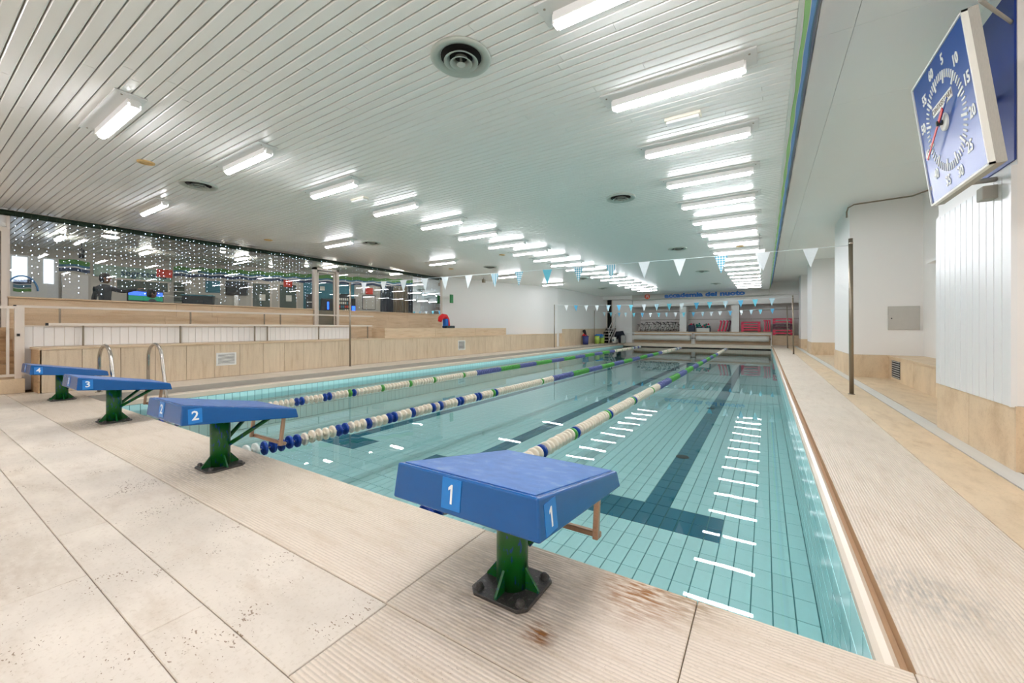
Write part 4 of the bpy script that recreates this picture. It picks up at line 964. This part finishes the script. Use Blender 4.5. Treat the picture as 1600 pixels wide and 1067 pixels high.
# ---------------------------------------------------------------- far end lettering
sg=thing('wall_sign','blue lettering with orange emblem on the grey far beam','sign',(0,24.86,3.055))
text('lettering','accademia del nuoto',.37,'sign_blue',sg,frame((-3.15,-.02,-.03),(1,0,0),(0,0,1)),.012,.020,sx=1.42)
m=MB().mat('sign_orange').lathe([(.001,-.03),(.16,-.03),(.165,-.02),(.165,0)],(-6.42,0,-.03),28,'y'); e_=m.obj('emblem',sg)
m=MB().mat('decal_white').box(-6.50,-6.47,-.036,-.03,-.12,.05).box(-6.37,-6.34,-.036,-.03,-.12,.05).box(-6.50,-6.34,-.036,-.03,.02,.05).box(-6.47,-6.37,-.036,-.03,-.05,-.03); m.obj('emblem_letter',e_)
# ---------------------------------------------------------------- cover reels
def reel(x0,x1,label,y=25.85):
    t=thing('cover_reel',label,'cover reel',(x0,y,0),group='rolled pool cover reels'); L_=x1-x0
    m=MB().mat('tank_white'); n=20; pr=[(.17+.012*math.sin(k*2.1),.12+(L_-.24)*k/n) for k in range(n+1)]
    m.lathe([(.02,.1)]+pr+[(.02,L_-.1)],(0,0,.36),18,'x'); m.obj('rolled_cover',t)
    MB().mat('steel').tube([(0,0,.36),(L_,0,.36)],.025,8).obj('axle',t)
    for x in (.02,L_-.02):
        MB().mat('white_metal').box(x-.02,x+.02,-.25,-.21,.0,.64).box(x-.02,x+.02,.21,.25,0,.64).box(x-.02,x+.02,-.25,.25,.60,.64).box(x-.02,x+.02,-.25,.25,.33,.37).obj('end_frame',t)
    MB().mat('white_metal').box(0,L_,-.25,-.21,.62,.68).obj('top_rail',t)
    MB().mat('steel_dull').lathe([(.06,-.02),(.06,.02)],(L_-.08,0,.36),14,'x').obj('hub',t)
reel(-8.05,-3.85,'left white rolled pool cover on its reel at the far end'); reel(-3.78,.33,'right white rolled pool cover on its reel at the far end')
# ---------------------------------------------------------------- gear on the far ledge
def step_platform(label,loc,rot,mat='pink',L_=1.0,grp='pink step platforms on the far ledge'):
    t=thing('step_platform',label,'step platform',loc,rot,grp)
    bev(MB().mat(mat).box(-L_/2,L_/2,-.2,.2,.075,.15).obj('top',t),.01,1)
    for s in (-1,1):
        MB().mat(mat).add([(s*L_/2*.98,-.19,.09),(s*L_/2*.98,.19,.09),(s*L_/2*.66,.19,.09),(s*L_/2*.66,-.19,.09),(s*L_/2*1.02,-.19,0),(s*L_/2*1.02,.19,0),(s*L_/2*.78,.19,0),(s*L_/2*.78,-.19,0)],[(0,1,2,3),(4,5,6,7),(0,1,5,4),(1,2,6,5),(2,3,7,6),(3,0,4,7)],False).obj('leg',t)
    return t
for i in range(4): step_platform('pink step platform in the small stack between white columns, %s from its top'%ORD[3-i],(-.72,26.7,.77+i*.155),(0,0,0))
mats=['pink','pink','maroon','maroon','pink','pink']
for i in range(6): step_platform(('pink' if mats[i]=='pink' else 'dark maroon')+' step platform in the tall right stack, %s from its top'%ORD[5-i],(.885,26.45,.585+i*.165),(0,0,0),mats[i],.98)
def upright(label,x,mat,tilt,y=26.65,z=.77):
    t=thing('step_platform',label,'step platform',(x,y,z),(0,tilt,0),'pink step platforms on the far ledge')
    m=MB().mat(mat).box(-.035,.035,-.2,.2,.02,.70); bev(m.obj('top',t),.01,1)
    for a in (.0,.60): MB().mat(mat).box(-.075,-.03,-.19,.19,a+.02,a+.12).obj('leg',t)
for i,(x,mt) in enumerate([(-2.45,'pink'),(-2.27,'pink'),(-2.09,'pink'),(-1.93,'maroon')]): upright('%s upright leaning platform from the left, before the second white column'%ORD[i],x,mt,.22)
for i,(x,mt) in enumerate([(.0,'pink'),(.12,'pink'),(.24,'pink')]): upright('%s upright pink platform from the left, beside the tall stack'%ORD[i],x,mt,.02)
def crate(label,x,w_,mat,h=.35,items=()):
    t=thing('storage_crate',label,'crate',(x,26.6,.76),group='dark crates of pool weights')
    m=MB().mat(mat).box(0,w_,-.2,-.18,0,h).box(0,w_,.18,.2,0,h).box(0,.02,-.18,.18,0,h).box(w_-.02,w_,-.18,.18,0,h).box(0,w_,-.2,.2,0,.02); m.obj('body',t)
    for k in range(4): MB().mat('black').box(w_*(k+.2)/4,w_*(k+.2)/4+.015,-.205,-.2,.03,h-.03).obj('rib',t)
crate('tall dark teal crate beside the first white column',-4.2,.36,'crate_dark',.42); crate('second dark crate of weights behind the small white box',-3.75,.34,'crate_dark',.3); crate('third dark crate of weights with pink items',-3.35,.42,'crate_dark',.28)
random.seed(5)
def dumbbell(x,y,z,mat,label,rz,grp='foam dumbbells in the crates'):
    t=thing('foam_dumbbell',label,'dumbbell',(x,y,z),(random.uniform(-.3,.3),random.uniform(-.5,.5),rz),grp)
    MB().mat('black').tube([(-.1,0,0),(.1,0,0)],.014,8).obj('bar',t)
    for s in (-1,1): MB().mat(mat).lathe([(.001,-.035),(.05,-.035),(.062,-.02),(.062,.02),(.05,.035),(.001,.035)],(s*.09,0,0),12,'x').obj('weight',t)
k=0
for q,(x,z,mt) in enumerate([(-4.08,1.21,'pink'),(-3.98,1.24,'maroon'),(-3.7,1.12,'teal_plastic'),(-3.58,1.16,'teal_plastic'),(-3.48,1.10,'teal_plastic'),(-3.64,1.24,'teal_plastic'),(-3.28,1.08,'pink'),(-3.16,1.12,'teal_plastic'),(-3.05,1.08,'teal_plastic'),(-3.1,1.19,'pink'),(-3.22,1.20,'teal_plastic')]):
    dumbbell(x,26.55+random.uniform(-.06,.06),z,mt,'%s foam dumbbell, %s in the heap on the dark crates'%({'pink':'pink','maroon':'maroon','teal_plastic':'teal'}[mt],ORD[q]), random.uniform(0,3))
o=bev(MB().mat('tank_white').box(-3.7,-2.95,26.27,26.38,.765,1.0).obj('white_box'),.01); tag(o,'small white box standing before the weight crates','box')
# heap of black and white hydro bikes
random.seed(8)
for i in range(16):
    x=-7.3+.165*i+random.uniform(-.03,.03)
    t=thing('aqua_bike','%s black and white aqua bike from the left on the far ledge'%ORD[i],'aqua bike',(x,26.62+.3*(i%2)+random.uniform(-.05,.05),.76),(0,random.uniform(-.16,.16),random.uniform(-.9,.9)),'aqua bikes on the far ledge'); t.scale=(1.05,1.0,random.uniform(.85,1.2))
    MB().mat('steel').tube([(-.16,0,.03),(.16,0,.03)],.02,6).obj('foot',t)
    MB().mat('steel').tube([(0,0,.03),(.03,0,.30),(-.07,0,.52)],.018,6).obj('frame',t)
    MB().mat('white_metal').lathe([(.085,-.012),(.09,0),(.085,.012),(.06,.012),(.06,-.012),(.085,-.012)],(.02,0,.22),16,'y').obj('wheel',t)
    MB().mat('black').cbox((-.08,0,.54),(.15,.10,.04),Matrix.Rotation(.2,3,'Y')).obj('saddle',t)
    MB().mat('black').tube([(.06,-.11,.50),(.13,-.08,.54),(.13,.08,.54),(.06,.11,.50)],.013,6).obj('handlebar',t)
    MB().mat('black').box(-.03,.09,-.10,-.05,.10,.14).obj('pedal',t); MB().mat('black').box(-.02,.10,.05,.10,.28,.32).obj('pedal',t); MB().mat('white_metal').tube([(-.14,0,.05),(-.05,0,.30),(.10,0,.45)],.024,6).obj('side_tube',t)
# ---------------------------------------------------------------- far left corner
t=thing('stair_door','tall dark narrow door at the top of the white stairs','door',(-9.4,25.63,1.0)); MB().mat('dark_hole').box(.06,.38,.0,.03,0,1.95).obj('opening',t); MB().mat('rail_white').box(.0,.06,-.03,.0,0,2.0).box(.38,.44,-.03,.0,0,2.0).box(.06,.38,-.03,0,1.95,2.0).obj('frame',t)
t=thing('metal_stairs','white metal stairs with railing at the far left corner','stairs',(-9.35,24.0,0))
for i in range(5):
    MB().mat('rail_white').box(.02,.62,.28*i,.28*i+.30,.2*(i+1)-.03,.2*(i+1)).obj('tread',t)
for x in (0,.62):
    MB().mat('steel_dull').add([(x,0,0),(x,.1,0),(x,1.55,.90),(x,1.55,1.05),(x,0,.18),(x+.03,0,0),(x+.03,.1,0),(x+.03,1.55,.90),(x+.03,1.55,1.05),(x+.03,0,.18)],[(0,1,2,3,4),(9,8,7,6,5),(0,5,6,1),(1,6,7,2),(2,7,8,3),(3,8,9,4),(4,9,5,0)],False).obj('stringer',t)
MB().mat('dark_hole').add([(.03,.2,.0),(.62,.2,0),(.62,1.5,.85),(.03,1.5,.85)],[(0,1,2,3)],False).obj('underside',t)
m=MB().mat('white_metal').tube([(.66,.05,0),(.66,.05,.95),(.66,1.45,1.95),(.66,1.45,1.0)],.022,8); m.obj('handrail',t); MB().mat('white_metal').tube([(.66,.05,.5),(.66,1.45,1.5)],.018,8).obj('middle_rail',t); MB().mat('white_metal').tube([(.66,.05,.14),(.66,1.45,1.12)],.018,8).obj('lower_rail',t)
def basket(name,x,y,r,h,mat,label,cat='basket'):
    t=thing(name,label,cat,(x,y,0),group='baskets in the far left corner')
    MB().mat(mat).lathe([(.001,.01),(r*.85,.01),(r,h),(r*.94,h),(r*.8,.03),(.001,.03)],n=20).obj('body',t); MB().mat(mat).lathe([(r*1.0,h-.03),(r*1.06,h-.03),(r*1.06,h),(r,h)],n=20).obj('rim',t); return t
basket('laundry_basket',-9.1,21.0,.19,.52,'basket_blue','dark blue round basket of red gear by the left wall')
for k in range(5): 
    t=thing('pull_buoy','%s foam float from the bottom in the dark blue basket'%ORD[k],'float',(-9.1+random.uniform(-.1,.1),21.0+random.uniform(-.1,.1),.50+.02*k),(random.random(),random.random(),random.random()*3),'foam floats in the blue basket'); MB().mat('maroon' if k%2 else 'red_pad').tube([(-.08,0,0),(-.03,0,0),(.03,0,0),(.08,0,0)],[.05,.035,.035,.05],10).obj('foam',t)
t=thing('fin','black swim fin sticking out of the dark blue basket','fin',(-9.1,21.1,.5),(.1,-.35,0)); MB().mat('black').prism([(-.05,0),(.05,0),(.10,.36),(.06,.42),(-.06,.42),(-.10,.36)],'y',-.02,.02).obj('blade',t); MB().mat('black').tube([(0,0,.02),(0,0,.16)],[.05,.04],8).obj('foot_pocket',t)
basket('laundry_basket',-8.97,22.6,.17,.50,'basket_green','lime green basket nearer the pool with blue noodles'); basket('laundry_basket',-8.9,23.3,.17,.50,'basket_green','lime green basket behind, with blue towels')
for k in range(4):
    t=thing('towel','%s blue towel from the near side over the lime green baskets'%ORD[k],'towel',(-8.97+.02*k,22.6+.22*k,.50),group='blue towels over the green baskets')
    MB().mat('towel_blue').tube([(-.16,0,-.16-.05*k),(-.14,0,.02),(-.02,.02,.07),(.12,0,.03),(.17,0,-.12)],[.03,.045,.05,.045,.03],8).obj('cloth',t)
t=thing('cleaning_bucket','white round bucket beside the white stairs','bucket',(-8.45,24.35,0)); MB().mat('tank_white').lathe([(.001,0),(.13,0),(.16,.4),(.15,.4),(.12,.03),(.001,.03)],n=18).obj('body',t); MB().mat('text_grey_blue').lathe([(.001,-.165),(.06,-.165),(.06,-.16)],(0,.0,.2),16,'y').obj('logo_patch',t)
t=thing('cylinder_tank','pale grey tank between the stairs and the cover reel','tank',(-8.0,24.9,0)); MB().mat('grey_plastic').lathe([(.001,0),(.15,0),(.16,.05),(.16,.42),(.12,.5),(.001,.52)],n=18).obj('body',t); MB().mat('black').lathe([(.05,.5),(.05,.56),(.001,.56)],n=10).obj('cap',t)
t=thing('folded_umbrella','dark folded tarpaulin behind the white bucket','tarpaulin',(-8.32,25.25,0)); MB().mat('curtain_dark').tube([(-.3,0,.3),(-.15,0,.62),(.1,0,.66),(.3,0,.35)],[.12,.2,.18,.1],10).obj('cloth',t); MB().mat('curtain_dark').tube([(0,0,0),(0,0,.6)],.12,8).obj('bundle',t)
t=thing('small_pillar','short stone pillar at the end of the lower stone tier','pillar',(-9.38,17.95,0)); MB().mat('trav_warm').box(0,.16,0,.35,0,.68).obj('shaft',t); MB().mat('trav_wall').box(-.0,.18,-.02,.37,.68,.71).obj('cap',t)
t=thing('stone_dado','stone wainscot on the far part of the left wall','wainscot')
for a in range(8): MB().mat('trav_panel').box(-9.4,-9.375,18.35+a*.9,19.247+a*.9,.0,.95).obj('stone_panel',t)
# red and blue padding on the stand
t=thing('foam_padding','red and blue foam padding draped over a stone step below the exit sign','padding',(-9.95,9.35,1.0))
m=MB().mat('red_pad'); pts=[(-.12+.0,-.16,.24),(-.12,-.12,.36),(-.12,0,.43),(-.12,.14,.42),(-.12,.24,.3),(-.12,.3,.12),(-.12,.33,.02)]
m.tube([(p_[0]+.12,p_[1],p_[2]) for p_ in pts],[.07,.09,.1,.1,.09,.07,.05],10); m.obj('red_cushion',t)
bev(MB().mat('blue_pad').box(-.06,.1,.05,.20,.0,.34).obj('blue_cushion',t),.02); bev(MB().mat('dark_pad').box(-.08,.14,.05,.52,0,.09).obj('dark_base',t),.02)
o=MB().mat('exit_green').box(-11.25,-11.2,11.05,11.22,2.05,2.40).obj('exit_sign')
o.location=(.14,.0,0); tag(o,'small green upright exit sign at the corner of the white wall','sign')
